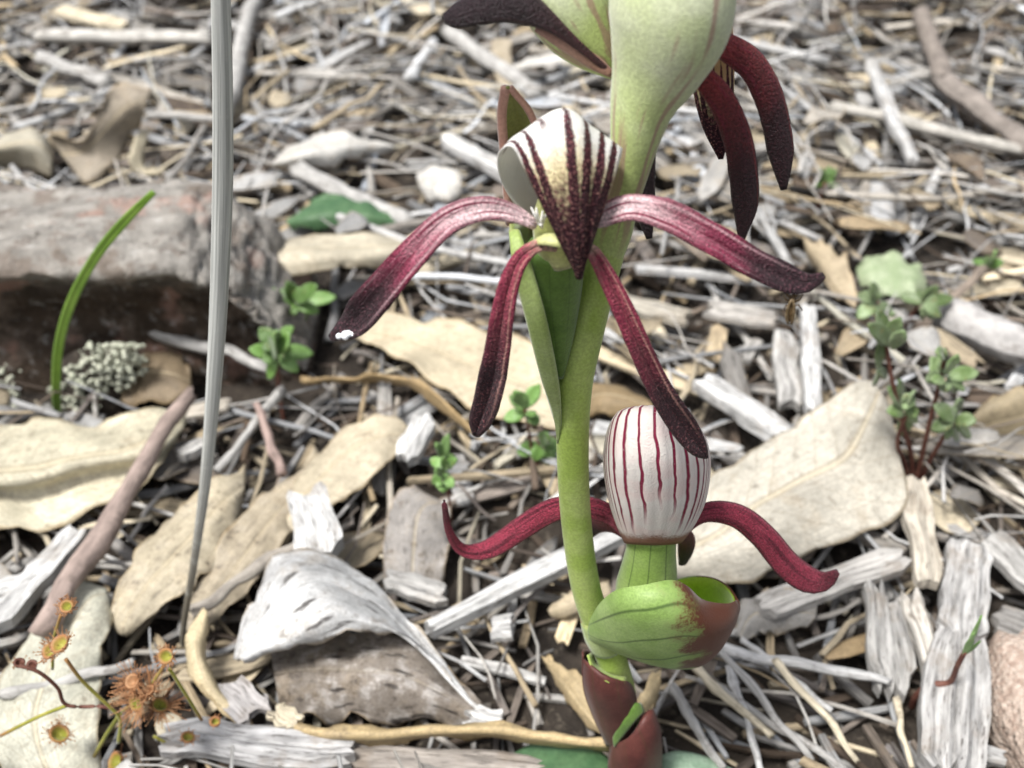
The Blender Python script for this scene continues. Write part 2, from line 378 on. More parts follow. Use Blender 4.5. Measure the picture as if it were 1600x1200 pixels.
def merge(L):
    v, f, u, o = [], [], [], 0
    for a, b, c in L:
        v.append(a); u.append(c); f += [tuple(i+o for i in q) for q in b]; o += len(a)
    return np.vstack(v), f, np.vstack(u)
def ball(c, r, n=10, k=7, sq=(1, 1, 1)):
    t = np.linspace(-1, 1, k)*.999; zz = np.sin(t*math.pi/2); rr = np.cos(t*math.pi/2)*r
    cc = np.array([[0, 0, z*r] for z in zz]); md = tube(cc, np.maximum(rr, r*.02), n)
    return md[0]*np.asarray(sq)+np.asarray(c), md[1], md[2]

# ---------------------------------------------------------------- litter bookkeeping: what lies how high
RES = .1; X0, X1, Y0, Y1 = -32.0, 32.0, 3.0, 64.0
NX, NY = int((X1-X0)/RES), int((Y1-Y0)/RES)
def soil_z(x, y):
    return .16*np.sin(x*.55+1.3)*np.cos(y*.43+.4)+.10*np.sin(x*1.31+y*.9)+.05*np.sin(x*2.7-y*2.2+1)+.04*np.cos(y*3.1+x*.7)-.05
gx, gy = np.meshgrid(X0+RES*(np.arange(NX)+.5), Y0+RES*(np.arange(NY)+.5), indexing='ij')
H = soil_z(gx, gy); CEIL = np.full((NX, NY), 99.0)
def cells(x, y): return np.clip(((x-X0)/RES).astype(int), 0, NX-1), np.clip(((y-Y0)/RES).astype(int), 0, NY-1)
def register(P, gap=.04):        # litter must stay below this thing
    P = P.reshape(-1, 3)
    for dx in (-.1, 0, .1):
        for dy in (-.1, 0, .1):
            i, j = cells(P[:, 0]+dx, P[:, 1]+dy); np.minimum.at(CEIL, (i, j), P[:, 2]-gap)

# ---------------------------------------------------------------- the ground
def axis(lo, hi, step, far, k):
    a = np.arange(lo, hi+step/2, step); g = np.geomspace(step*2, far, k)
    return np.concatenate([(lo-g)[::-1], a, hi+g])
ax, ay = axis(-34, 34, .4, 20000, 26), axis(-4, 66, .4, 20000, 26)
gX, gY = np.meshgrid(ax, ay, indexing='ij'); gZ = soil_z(gX, gY)
n1, n2 = gX.shape; idx = np.arange(n1*n2).reshape(n1, n2)
ff = np.stack([idx[:-1, :-1], idx[1:, :-1], idx[1:, 1:], idx[:-1, 1:]], -1).reshape(-1, 4).tolist()
g = obj('ground', mesh('ground', np.stack([gX.ravel(), gY.ravel(), gZ.ravel()], 1), ff), 'soil'); tag(g, 'dark brown soil beneath the leaf and bark litter', None, kind='structure')

# ---------------------------------------------------------------- the orchid (stands about 8.6 cm in front of the lens)
OY = 8.6
base = V(985, 1262, OY-.1)
orchid = thing('orchid', 'tall green-stemmed orchid with striped hoods and drooping maroon petals', 'orchid', base)
def vt(pts, wid, n=18, nu=40, flat=1.0):
    c = np.array([V(*p) for p in pts]); return tube(c, [w*.5*depth(q)/FPX for w, q in zip(wid, c)], n, nu, flat)
stem_pts = [(985, 1275, 8.5), (975, 1120, 8.5), (962, 1050, 8.5), (938, 985, 8.5), (916, 920, 8.5), (902, 830, 8.5), (895, 720, 8.52), (898, 610, 8.55), (915, 520, 8.6), (938, 430, 8.65), (962, 350, 8.7), (985, 280, 8.7), (994, 245, 8.72)]
part('stem', vt(stem_pts, [46, 46, 47, 46, 46, 47, 50, 54, 57, 57, 52, 44, 26], 22, 70), 'stem', orchid)

# bract of the opened flower: left flap that leaves the stem, runs up behind the flower and ends in a pointed tip
def VR(R): return [[V(*p) for p in r] for r in R]
P = rails(VR([[(869, 655, 8.40), (848, 590, 8.25), (826, 500, 8.2), (806, 420, 8.25), (797, 350, 8.5)],
              [(872, 655, 8.62), (858, 590, 8.8), (845, 500, 9.0), (835, 420, 9.1), (828, 350, 9.15)],
              [(884, 650, 8.5), (886, 590, 8.65), (890, 500, 8.8), (892, 420, 8.9), (880, 350, 8.95)]]), 34, 14)
br = part('bract', sheet(P, .06), 'bract', orchid)
P = rails(VR([[(873, 690, 8.50), (862, 640, 8.38), (845, 590, 8.24), (822, 500, 8.1), (802, 420, 8.16), (795, 360, 8.42)],
              [(877, 690, 8.46), (877, 640, 8.36), (872, 590, 8.20), (854, 500, 8.05), (832, 420, 8.12), (812, 360, 8.40)]]), 30, 8)
fl = part('bract_flap', sheet(P, .07), 'bract', orchid)
P = rails(VR([[(797, 350, 9.15), (788, 240, 9.2), (784, 180, 9.2), (790, 137, 9.15)],
              [(822, 350, 9.3), (812, 240, 9.35), (806, 180, 9.3), (793, 136, 9.15)],
              [(862, 350, 9.15), (846, 240, 9.2), (830, 180, 9.2), (797, 137, 9.15)]]), 24, 11)
bt = part('bract_tip', sheet(P, .04), 'bract_tip', orchid)
part('rim', tube(np.vstack([P[:, 0]]), np.full(24, .045), 8), 'bract_rim', bt); part('rim', tube(P[:, -1], np.full(24, .035), 8), 'bract_rim', bt)

# --- opened flower facing the camera
c = np.array([V(876, 590, 8.45), V(872, 530, 8.42), V(868, 470, 8.4), V(866, 420, 8.35), V(866, 385, 8.3)])
f1 = part('flower', tube(c, np.array([.03, .15, .235, .27, .25]), 20, 26, .8), 'ovary', orchid)
f1['label'] = 'open flower showing its striped beak-tipped hood and four spread maroon arms'
c = np.array([V(880, 395, 8.3), V(868, 365, 8.25), V(862, 330, 8.2), V(868, 290, 8.1)])
col_ = part('column', tube(c, np.array([.22, .20, .15, .10]), 14, 16), 'column', f1)
rng = np.random.default_rng(4)
bits = []
for k, (a, b_, a2, b2) in enumerate(((843, 350, 838, 325), (843, 350, 830, 324), (846, 355, 848, 330), (846, 350, 854, 334), (840, 345, 846, 352))):
    p0, p1 = V(a, b_, 8.0), V(a2, b2, 7.95); bits.append(tube([p0, (p0+p1)/2+rng.normal(0, .01, 3), p1], [.018, .016, .007], 6))
part('filament', merge(bits), 'white_bit', f1)
# the pale throat lip under the column
P = ribbon([(826, 384, 8.0), (850, 373, 7.85), (880, 376, 7.8), (905, 380, 7.9)], [14, 22, 24, 16], (0, -.3, 1), curl=-.3, nu=16, nv=7)
part('lip', sheet(P, .05), 'column', f1)
# hood: rises behind the column, arches forward, ends in a dark beak hanging in front
RH = [[(832, 345, 8.75), (800, 312, 8.72), (781, 275, 8.66), (779, 240, 8.50), (800, 230, 8.22), (822, 268, 7.98), (848, 322, 7.82), (878, 385, 7.70), (902, 432, 7.70)],
      [(838, 350, 8.9), (815, 290, 9.0), (805, 245, 8.95), (812, 215, 8.60), (832, 206, 8.20), (852, 258, 7.88), (870, 318, 7.72), (890, 380, 7.64), (904, 434, 7.68)],
      [(848, 352, 9.0), (850, 290, 9.15), (858, 235, 9.10), (868, 195, 8.70), (882, 174, 8.20), (892, 240, 7.78), (898, 312, 7.64), (903, 376, 7.60), (905, 435, 7.66)],
      [(858, 350, 8.9), (885, 290, 9.0), (905, 245, 8.95), (922, 215, 8.60), (930, 208, 8.20), (928, 258, 7.86), (920, 318, 7.72), (914, 380, 7.64), (906, 434, 7.68)],
      [(864, 345, 8.75), (905, 312, 8.72), (940, 275, 8.66), (966, 248, 8.50), (972, 234, 8.22), (962, 272, 7.96), (944, 326, 7.82), (924, 386, 7.70), (908, 432, 7.70)]]
def cru(P, n):                    # Catmull-Rom with even steps of the parameter, so that rails stay in step
    P = np.asarray(P, float); Q = np.vstack([2*P[0]-P[1], P, 2*P[-1]-P[-2]]); out = []
    for t in np.linspace(0, len(P)-1, n):
        i = min(int(t), len(P)-2); x = t-i; a, b, c, d = Q[i:i+4]; out.append(.5*((2*b)+(c-a)*x+(2*a-5*b+4*c-d)*x*x+(3*b-a-3*c+d)*x**3))
    return np.array(out)
def hood_front():
    C = [cru([V(*p) for p in r], 64) for r in RH]; nv = 33
    P = np.stack([cru([c[i] for c in C], nv) for i in range(64)])
    s = np.linspace(-1, 1, nv); uu = np.linspace(0, 1, 64)
    P[..., 1] += .014*np.sin(s*15)[None, :]*np.interp(uu, [0, .45, .7, 1], [0, .3, 1, .2])[:, None]
    return P
part('dorsal_sepal', sheet(hood_front(), .045), 'hood', f1)
UPN = (0, -.75, .65)
P = ribbon([(838, 352, 8.0), (800, 333, 8.0), (752, 327, 7.95), (700, 345, 7.9), (650, 392, 7.85), (600, 450, 7.8), (555, 502, 7.8), (517, 528, 7.8)], [14, 28, 38, 43, 47, 52, 48, 12], UPN, curl=.32, wav=.20, seed=1, ridge=-.12)
part('petal', sheet(P, .055, .35), 'petal', f1)
P = ribbon([(905, 352, 8.1), (940, 338, 8.0), (985, 324, 7.95), (1040, 337, 7.9), (1105, 370, 7.85), (1170, 408, 7.8), (1228, 436, 7.75), (1262, 442, 7.72), (1286, 430, 7.7)], [16, 34, 42, 46, 48, 46, 44, 30, 8], UPN, curl=.32, wav=.22, seed=2, ridge=-.12)
part('petal', sheet(P, .055, .35), 'petal', f1)
P = ribbon([(868, 382, 7.95), (840, 384, 7.85), (813, 405, 7.8), (795, 450, 7.75), (784, 510, 7.72), (776, 565, 7.7), (766, 615, 7.68), (752, 655, 7.66), (744, 680, 7.66)], [16, 20, 25, 31, 36, 40, 42, 34, 10], (-.25, -.95, .2), curl=.55, wav=.20, seed=3, ridge=-.15)
part('lateral_sepal', sheet(P, .06, .4), 'sepal', f1)
P = ribbon([(905, 382, 7.95), (925, 392, 7.85), (947, 430, 7.8), (972, 482, 7.75), (1000, 545, 7.72), (1032, 612, 7.7), (1066, 664, 7.68), (1090, 697, 7.66), (1104, 714, 7.66)], [14, 20, 27, 31, 34, 37, 40, 28, 6], (.2, -.95, .25), curl=.55, wav=.20, seed=5, ridge=-.15)
part('lateral_sepal', sheet(P, .06, .4), 'sepal', f1)
tipc = V(540, 524, 7.74)
part('water_drop', merge([ball(tipc+np.array(d), r, 8, 6, ) for d, r in (((0, 0, 0), .045), ((.07, 0, .01), .04), ((.03, -.01, .025), .035), ((-.06, 0, -.01), .03))]), None, f1)
md = Mat('water'); MT['water'] = md.done((.9, .92, .95), .08, spec=.9)
bpy.data.objects['water_drop'].data.materials.append(MT['water'])

# --- flower seen from behind, low on the stem
oy2 = 8.45
c = np.array([V(1012, 965, 8.5), V(1010, 925, 8.5), V(1014, 890, 8.5), V(1017, 862, 8.5), V(1020, 825, 8.5)])
f2 = part('flower', tube(c, np.array([48, 50, 44, 39, 36])*.0075, 26, 26), 'ovary_light', orchid)
f2['label'] = 'low flower turned away with a white red-lined hood over a green ovary'
R2 = [[(1000, 643, 8.5), (958, 655, 8.55), (943, 712, 8.65), (950, 775, 8.6), (963, 818, 8.55), (976, 848, 8.5)],
      [(1004, 640, 8.42), (972, 648, 8.25), (964, 712, 8.12), (971, 775, 8.14), (982, 818, 8.2), (990, 848, 8.28)],
      [(1015, 637, 8.38), (1020, 645, 8.10), (1025, 712, 7.90), (1025, 775, 7.96), (1022, 818, 8.08), (1020, 849, 8.20)],
      [(1026, 640, 8.42), (1068, 655, 8.25), (1087, 712, 8.12), (1082, 775, 8.14), (1066, 818, 8.2), (1050, 848, 8.28)],
      [(1034, 643, 8.5), (1088, 665, 8.55), (1109, 712, 8.65), (1104, 775, 8.6), (1086, 818, 8.55), (1066, 846, 8.5)]]
Ph = rails(VR(R2), 34, 53); Ph[..., 1] += (.012*np.sin(np.linspace(0, 1, 53)*2*math.pi*13))[None]*np.sin(np.linspace(.15, 1, 34)*math.pi)[:, None]
part('dorsal_sepal', sheet(Ph, .05), 'hood_back', f2)
RB = [R2[4], [(1026, 646, 8.7), (1075, 665, 9.0), (1092, 712, 9.15), (1086, 775, 9.05), (1066, 818, 8.9), (1048, 846, 8.75)],
      [(1010, 646, 8.7), (975, 665, 9.0), (962, 712, 9.15), (968, 775, 9.05), (980, 818, 8.9), (992, 846, 8.75)], R2[0]]
part('hood_lining', sheet(rails(VR(RB), 24, 13), .04), 'hood_back', f2)
P = ribbon([(985, 835, 8.75), (955, 806, 8.85), (915, 793, 8.95), (865, 797, 9.0), (815, 826, 9.0), (765, 858, 8.95), (725, 860, 8.9), (703, 832, 8.85), (694, 785, 8.8)], [22, 28, 33, 35, 34, 28, 18, 10, 3], (0, -.8, .6), curl=-.35, seed=6, wav=.06)
part('petal', sheet(P, .08, .6), 'petal_back', f2)
P = ribbon([(1055, 842, 8.75), (1082, 812, 8.8), (1112, 800, 8.8), (1155, 808, 8.8), (1195, 840, 8.78), (1230, 882, 8.75), (1262, 906, 8.72), (1288, 908, 8.7), (1307, 893, 8.68)], [18, 24, 30, 35, 38, 40, 40, 30, 8], (0, -.8, .6), curl=-.35, seed=7, wav=.06)
part('petal', sheet(P, .08, .6), 'petal_back', f2)
P = ribbon([(985, 835, 8.9), (960, 818, 9.1), (930, 822, 9.3), (905, 850, 9.5)], [20, 30, 30, 10], (0, -.8, .6), curl=-.3, nu=16)
part('lateral_sepal', sheet(P, .07, .6), 'petal_dark', f2)
P = ribbon([(1058, 830, 8.9), (1072, 842, 9.05), (1072, 862, 9.2), (1066, 880, 9.4)], [20, 26, 24, 10], (0, -.8, .6), curl=-.3, nu=16)
part('lateral_sepal', sheet(P, .07, .6), 'petal_dark', f2)
# scoop-shaped bract that holds it
RS = [[(922, 968, 8.35), (938, 942, 8.05), (965, 921, 7.82), (1005, 914, 7.72), (1050, 906, 7.80), (1074, 916, 7.80), (1098, 937, 7.88), (1134, 943, 8.08), (1151, 938, 8.3)],
      [(920, 985, 8.3), (942, 975, 7.98), (975, 968, 7.66), (1015, 968, 7.52), (1055, 970, 7.50), (1090, 978, 7.55), (1118, 982, 7.68), (1143, 970, 7.95), (1154, 948, 8.3)],
      [(922, 1000, 8.35), (945, 1008, 8.12), (980, 1022, 7.95), (1018, 1036, 7.88), (1056, 1043, 7.88), (1092, 1040, 7.95), (1122, 1018, 8.05), (1146, 978, 8.2), (1155, 950, 8.35)],
      [(925, 1000, 8.7), (945, 1005, 8.9), (980, 1015, 9.05), (1018, 1020, 9.15), (1056, 1020, 9.15), (1092, 1010, 9.1), (1122, 990, 8.95), (1144, 962, 8.7), (1154, 944, 8.45)],
      [(926, 975, 8.75), (942, 955, 9.0), (972, 940, 9.25), (1010, 930, 9.4), (1050, 908, 9.42), (1085, 900, 9.35), (1115, 903, 9.15), (1138, 916, 8.8), (1153, 937, 8.5)]]
P = rails(VR(RS), 44, 26)
md_ = sheet(P, .034); sc = part('bract', md_, 'scoop', orchid)
sc['label'] = 'scoop-shaped green bract flushed brown at its open end'
md2 = sheet(P*1.0, .012); 
P2 = P.copy(); N_ = np.cross(np.gradient(P, axis=0), np.gradient(P, axis=1)); N_ /= np.linalg.norm(N_, axis=2)[..., None]+1e-9
cen = P.mean((0, 1)); sgn = np.sign(((cen-P)*N_).sum(2).mean()); P2 = P+N_*sgn*.024
part('lining', sheet(P2[1:-1, 1:], .008), 'lime', sc)
part('collar', vt([(948, 1005, 8.5), (940, 985, 8.48), (930, 962, 8.48)], [56, 60, 50], 18, 10), 'bract', orchid)
part('speck', merge([ball(V(1078+a, 1006+b, 7.84), r*.7, 6, 5) for a, b, r in ((0, 0, .03), (7, 4, .025), (-6, 2, .025), (12, -2, .03), (18, 3, .02), (3, 8, .025), (-38, -4, .02))]), 'white_bit', sc)
# sheaths round the foot of the stem
def sheath(rr, m='sheath'):
    P = rails(VR(rr), 26, 22); return part('sheath', sheet(P, .06), m, orchid)
s1 = sheath([[(912, 1030, 8.30), (913, 1075, 8.2), (928, 1120, 8.22), (948, 1165, 8.3)],
        [(945, 1056, 8.06), (948, 1085, 8.0), (955, 1125, 8.08), (962, 1165, 8.15)],
        [(976, 1064, 8.16), (985, 1090, 8.12), (985, 1128, 8.14), (978, 1165, 8.2)],
        [(985, 1072, 8.5), (990, 1092, 8.5), (988, 1130, 8.5), (984, 1165, 8.5)],
        [(962, 1040, 8.85), (965, 1080, 8.85), (970, 1120, 8.8), (975, 1165, 8.75)],
        [(916, 1016, 8.6), (920, 1075, 8.65), (935, 1120, 8.65), (952, 1165, 8.6)],
        [(911, 1024, 8.36), (912, 1075, 8.3), (927, 1120, 8.3), (948, 1165, 8.36)]])
part('fold', sheet(rails(VR([[(918, 1024, 8.3), (926, 1045, 8.17), (950, 1066, 8.02), (976, 1068, 8.10)], [(924, 1020, 8.55), (932, 1038, 8.5), (955, 1054, 8.3), (980, 1058, 8.3)]]), 16, 6), .04), 'stem', s1)
part('fold', sheet(rails(VR([[(958, 1150, 8.10), (975, 1120, 8.07), (990, 1100, 8.12), (1000, 1098, 8.2)], [(960, 1168, 8.08), (982, 1140, 8.04), (998, 1120, 8.08), (1006, 1112, 8.15)]]), 16, 6), .05), 'ovary', s1)
sheath([[(954, 1165, 8.2), (950, 1200, 8.1), (952, 1240, 8.1), (960, 1275, 8.2)],
        [(985, 1150, 7.98), (988, 1190, 7.88), (988, 1240, 7.9), (985, 1275, 8.0)],
        [(1012, 1112, 8.15), (1024, 1150, 8.02), (1024, 1210, 8.0), (1012, 1275, 8.1)],
        [(1018, 1110, 8.45), (1028, 1150, 8.45), (1028, 1210, 8.45), (1016, 1275, 8.5)],
        [(1000, 1118, 8.85), (1003, 1160, 8.85), (1000, 1210, 8.85), (992, 1275, 8.8)],
        [(955, 1150, 8.5), (950, 1200, 8.5), (952, 1240, 8.5), (960, 1275, 8.5)]])
# flat ground leaf
P = ribbon([(985, 1250, .35), (940, 1230, .55), (890, 1215, .6), (840, 1195, .55), (790, 1190, .4)], [40, 120, 150, 110, 20], (0, 0, 1), curl=-.12, plane='G', nu=26, nv=12)
part('ground_leaf', sheet(P, .06), 'darkgreen', orchid); register(P)
P = ribbon([(990, 1255, .4), (1040, 1235, .7), (1080, 1220, .75), (1120, 1215, .6), (1160, 1215, .4)], [40, 105, 120, 90, 20], (0, 0, 1), curl=-.15, plane='G', nu=26, nv=12)
part('ground_leaf', sheet(P, .06), 'bluegreen', orchid); register(P)

# --- top flower, seen from behind its pale green hood
c3 = [(946, 402, 8.67), (960, 358, 8.7), (968, 318, 8.7), (981, 275, 8.7), (992, 218, 8.72), (1005, 160, 8.76), (1028, 100, 8.8), (1046, 40, 8.82), (1052, -20, 8.85), (1058, -75, 9.0), (1075, -112, 9.3), (1098, -118, 9.6)]
w3 = [54, 58, 58, 61, 78, 106, 152, 190, 196, 170, 110, 24]
f3 = part('flower', vt(c3, w3, 28, 60, 1.0), 'hood_green', orchid)
f3['label'] = 'topmost flower with a swollen pale green hood and hanging dark red petals'
P = ribbon([(1105, 60, 9.2), (1140, 76, 9.25), (1175, 102, 9.25), (1200, 145, 9.25), (1214, 195, 9.25), (1222, 245, 9.22), (1223, 294, 9.2)], [24, 40, 44, 44, 42, 36, 6], (.1, -.9, .4), curl=-.3, wav=.05, seed=8)
part('petal', sheet(P, .08, .6), 'petal_dark', f3)
P = ribbon([(1080, 108, 9.1), (1105, 128, 9.05), (1132, 165, 9.0), (1152, 215, 8.98), (1162, 270, 8.96), (1165, 325, 8.95), (1158, 371, 8.95)], [22, 34, 40, 42, 42, 36, 6], (0, -.95, .2), curl=-.3, wav=.05, seed=9)
part('petal', sheet(P, .08, .6), 'petal_dark', f3)
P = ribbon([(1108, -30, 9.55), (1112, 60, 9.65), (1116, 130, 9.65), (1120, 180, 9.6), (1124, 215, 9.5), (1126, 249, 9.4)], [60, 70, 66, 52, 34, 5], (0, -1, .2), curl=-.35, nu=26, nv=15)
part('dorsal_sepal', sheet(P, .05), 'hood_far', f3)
P = ribbon([(1010, 150, 9.5), (1004, 220, 9.4), (1003, 280, 9.3), (1008, 330, 9.25), (1014, 371, 9.2)], [30, 40, 38, 28, 5], (0, -1, .2), curl=-.3, seed=10)
part('petal', sheet(P, .08, .6), 'petal_black', f3)
# --- top flower turned to the left
c4 = [(962, 118, 9.15), (935, 82, 9.2), (905, 40, 9.25), (878, -10, 9.3), (858, -60, 9.35), (846, -100, 9.4), (840, -125, 9.5)]
f4 = part('flower', vt(c4, [20, 76, 118, 140, 120, 70, 12], 24, 36, .8), 'hood_green', orchid)
f4['label'] = 'flower turned left with a pale green hood and near black petal'
P = ribbon([(950, 112, 9.06), (918, 84, 9.0), (888, 58, 8.97), (858, 34, 8.95), (824, 14, 8.94), (788, 5, 8.92), (745, 14, 8.9), (712, 26, 8.88), (693, 30, 8.86)], [4, 8, 13, 26, 46, 52, 46, 32, 8], (0, -.9, .45), curl=-.3, seed=11, wav=.05)
part('petal', sheet(P, .08, .6), 'petal_black', f4)
P = ribbon([(955, 116, 9.05), (930, 98, 9.02), (895, 74, 9.0), (862, 56, 9.0), (836, 46, 9.0)], [10, 22, 24, 18, 5], (0, -.9, .45), curl=-.3, nu=20)
part('bract', sheet(P, .06), 'bract_rim', f4)

# --- small insect clinging under the tip of the right petal
ib = V(1236, 470, 7.72)
bug = thing('insect', 'tiny brown winged insect clinging under the maroon petal tip', 'insect', ib)
c = 1*np.array([V(1242, 459, 7.72), V(1239, 464, 7.70), V(1237, 470, 7.69), V(1236, 478, 7.69), V(1235, 488, 7.69), V(1234, 498, 7.70), V(1234, 503, 7.7)])
part('body', tube(c, np.array([.008, .020, .026, .030, .038, .034, .008]), 12, 24), 'bug', bug)
for s in (-1, 1):
    p0 = V(1238, 467, 7.66); P = np.array([p0, V(1236+s*5, 480, 7.645), V(1234+s*5, 498, 7.65), V(1234+s*2, 507, 7.66)])
    Q = rails([P+np.array([-.012, 0, 0]), P+np.array([.012, -.004, 0])], 10, 4); part('wing', sheet(Q, .003), 'bug_wing', bug)
    part('antenna', tube([V(1241, 460, 7.71), V(1241+s*5, 456, 7.70), V(1243+s*8, 450, 7.72)], [.006, .005, .004], 5), 'bug', bug)
    for k, (yy, dx, dy) in enumerate(((466, 12, -10), (472, 15, -6), (477, 14, 4))):
        a, b_ = V(1238, yy, 7.70), V(1238+s*dx*.7, yy+dy*.3-2, 7.69); e = V(1239+s*dx, yy+dy-(6 if k < 2 else -4), 7.73)
        part('leg', tube([a, b_, e], [.009, .008, .006], 5), 'bug', bug)

# ---------------------------------------------------------------- reed, grass
rp = [(243, 1196), (285, 1000), (303, 880), (322, 740), (338, 540), (347, 330), (348, 150), (345, 0), (343, -140)]
rY = [10.7, 10.75, 10.7, 10.6, 10.45, 10.3, 10.1, 9.95, 9.85]
def reed():
    c = np.array([V(px, py, Y) for (px, py), Y in zip(rp[1:], rY[1:])]); c = np.vstack([[c[0]+np.array([-.02, .02, -.8])], c])
    w = np.array([7, 9, 12, 18, 26, 32, 32, 31, 30])*.5*np.array([depth(p) for p in c])/FPX
    return tube(c, w, 14, 40, .75), c[0]
m = Mat('reed'); st = m.noise(m.vec(m.u*4.0, m.v*14.0), 1.0, 3, .6); n = m.noise(m.obj, 5, 3, .6)
cc = m.mix(m.u.sm(.12, .5), (.15, .135, .105), (.50, .51, .48)); cc = m.mul(cc, st.sm(.3, .7, .6, 1.25)); cc = m.mix(n.sm(.5, .7)*.35, cc, (.52, .52, .48))
MT['reed'] = m.done(cc, .5, st, .4, .03)
md, rb = reed()
rd = thing('dry_reed', 'upright grey dry reed stalk standing in front of the decayed log', 'reed', rb); part('stalk', md, 'reed', rd)
gb = V(90, 660, G(90, 650, 0)[1]-.35)
gr = thing('grass_blade', 'single curved green grass blade leaning in front of the decayed log', 'grass blade', gb)
Yg = gb[1]
P = ribbon([(92, 665, Yg), (88, 610, Yg-.1), (92, 540, Yg-.2), (112, 470, Yg-.3), (150, 400, Yg-.4), (195, 345, Yg-.5), (240, 300, Yg-.6)], [12, 13, 14, 15, 15, 15, 9], (.3, -.9, .3), curl=.3, nu=30, nv=7)
part('blade', sheet(P, .05), 'grass', gr)

# ---------------------------------------------------------------- decayed log
from mathutils import noise as mn, Vector
def log():
    n, k = 200, 70; xs = np.linspace(-260, 480, n)
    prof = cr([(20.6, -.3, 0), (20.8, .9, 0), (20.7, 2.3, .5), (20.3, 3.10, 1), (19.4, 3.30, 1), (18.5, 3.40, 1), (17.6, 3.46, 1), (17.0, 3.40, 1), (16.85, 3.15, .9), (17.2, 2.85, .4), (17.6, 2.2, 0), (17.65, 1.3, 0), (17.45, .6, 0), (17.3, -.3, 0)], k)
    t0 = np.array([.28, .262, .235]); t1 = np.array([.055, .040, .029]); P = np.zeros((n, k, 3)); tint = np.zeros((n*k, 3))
    for i, px in enumerate(xs):
        e = min(1, (n-1-i)/48.0); sh = .15+.85*math.sin(e*math.pi/2)**.8; xw = G(px, 610, 0)[0]
        sh *= 1+.03*mn.noise(Vector((xw*.4, 0, 5)))
        P[i, :, 0] = xw; P[i, :, 1] = 18.9+(prof[:, 0]-18.9)*(.7+.3*sh); P[i, :, 2] = np.where(prof[:, 1] > 0, prof[:, 1]*sh, prof[:, 1])
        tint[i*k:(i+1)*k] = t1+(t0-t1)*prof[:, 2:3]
    N = np.cross(np.gradient(P, axis=0), np.gradient(P, axis=1)); N /= np.linalg.norm(N, axis=2)[..., None]+1e-9
    for i in range(n):
        for j in range(k):
            p = P[i, j]; q = Vector((p[0]*.45, p[1]*1.6, p[2]*1.6)); d = .16*mn.noise(q)+.10*mn.noise(q*2.7)+.06*mn.noise(Vector((p[0]*1.5, p[1]*7, p[2]*7)))+.035*mn.noise(Vector(p)*7)
            cr_ = mn.noise(Vector((p[0]*.35, p[1]*3.2, p[2]*3.2+9))); d -= .16*max(0, 1-abs(cr_)*9)
            P[i, j] -= N[i, j]*d
    f = []
    for i in range(n-1):
        for j in range(k-1): a = i*k+j; f.append((a, a+1, a+k+1, a+k))
    f.append(tuple(range(k))[::-1]); f.append(tuple((n-1)*k+j for j in range(k)))
    uv = [(i/18.0, j/k) for i in range(n) for j in range(k)]
    return P.reshape(-1, 3), f, uv, tint
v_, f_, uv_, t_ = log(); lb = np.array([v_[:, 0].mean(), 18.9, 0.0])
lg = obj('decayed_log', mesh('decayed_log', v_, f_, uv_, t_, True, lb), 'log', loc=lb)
tag(lg, 'decayed log with weathered grey top and dark brown front face', 'log')
for xx in np.arange(v_[:, 0].min(), v_[:, 0].max(), .1):
    for yy in np.arange(17.0, 20.9, .1): register(np.array([[xx, yy, 0.05]]))

rng = np.random.default_rng(21)
def lichen(name, label, spots, n, rad):
    L = []; b = G(*spots[0][:2], 0)
    for k in range(n):
        sx, sy, z = spots[k % len(spots)]; p = G(sx+rng.normal(0, 16), sy+rng.normal(0, 8), z*rng.uniform(.5, 1.1))
        L.append(ball(p, rad*rng.uniform(.5, 1.2), 7, 5, (1, 1, .8)))
    L = [(a*1.0, f, u) for a, f, u in L]; md = merge(L)
    return L
Yl = 16.75
L = []
for k in range(620):
    px = rng.choice([15, 110, 125, 140, 165, 185, 205, 190, 150]) + rng.normal(0, 12); py = np.interp(px, [90, 140, 210], [625, 590, 560])+rng.normal(0, 26)
    p = V(px, np.clip(py, 540, 640), Yl+rng.uniform(-.3, .55)); p[2] = max(p[2], .05); r = rng.uniform(.02, .07)
    b_ = ball((0, 0, 0), r, 7, 5, (1, 1, 1)); q = b_[0]*(1+.5*np.sin(b_[0]*110+k))
    L.append((q+p, b_[1], b_[2]))
md = merge(L); lc = md[0].mean(0)
# mound under the crust so that the lobes sit on something
mb = ball(np.array([G(160, 620, .2)[0], Yl+.35, .35]), 1.0, 16, 10, (1, 1, 1)); mv = mb[0]-np.array([G(160, 620, .2)[0], Yl+.35, .35]); mv = mv*np.array([.95, .45, 1.05])+np.array([G(155, 620, .2)[0], Yl+.35, .2])
lo = thing('lichen_clump', 'crusty pale grey-green lichen clump at the foot of the log', 'lichen', (lc[0], lc[1], 0))
part('crust', md, 'lichen', lo); part('mound', (mv, mb[1], mb[2]), 'soil', lo)

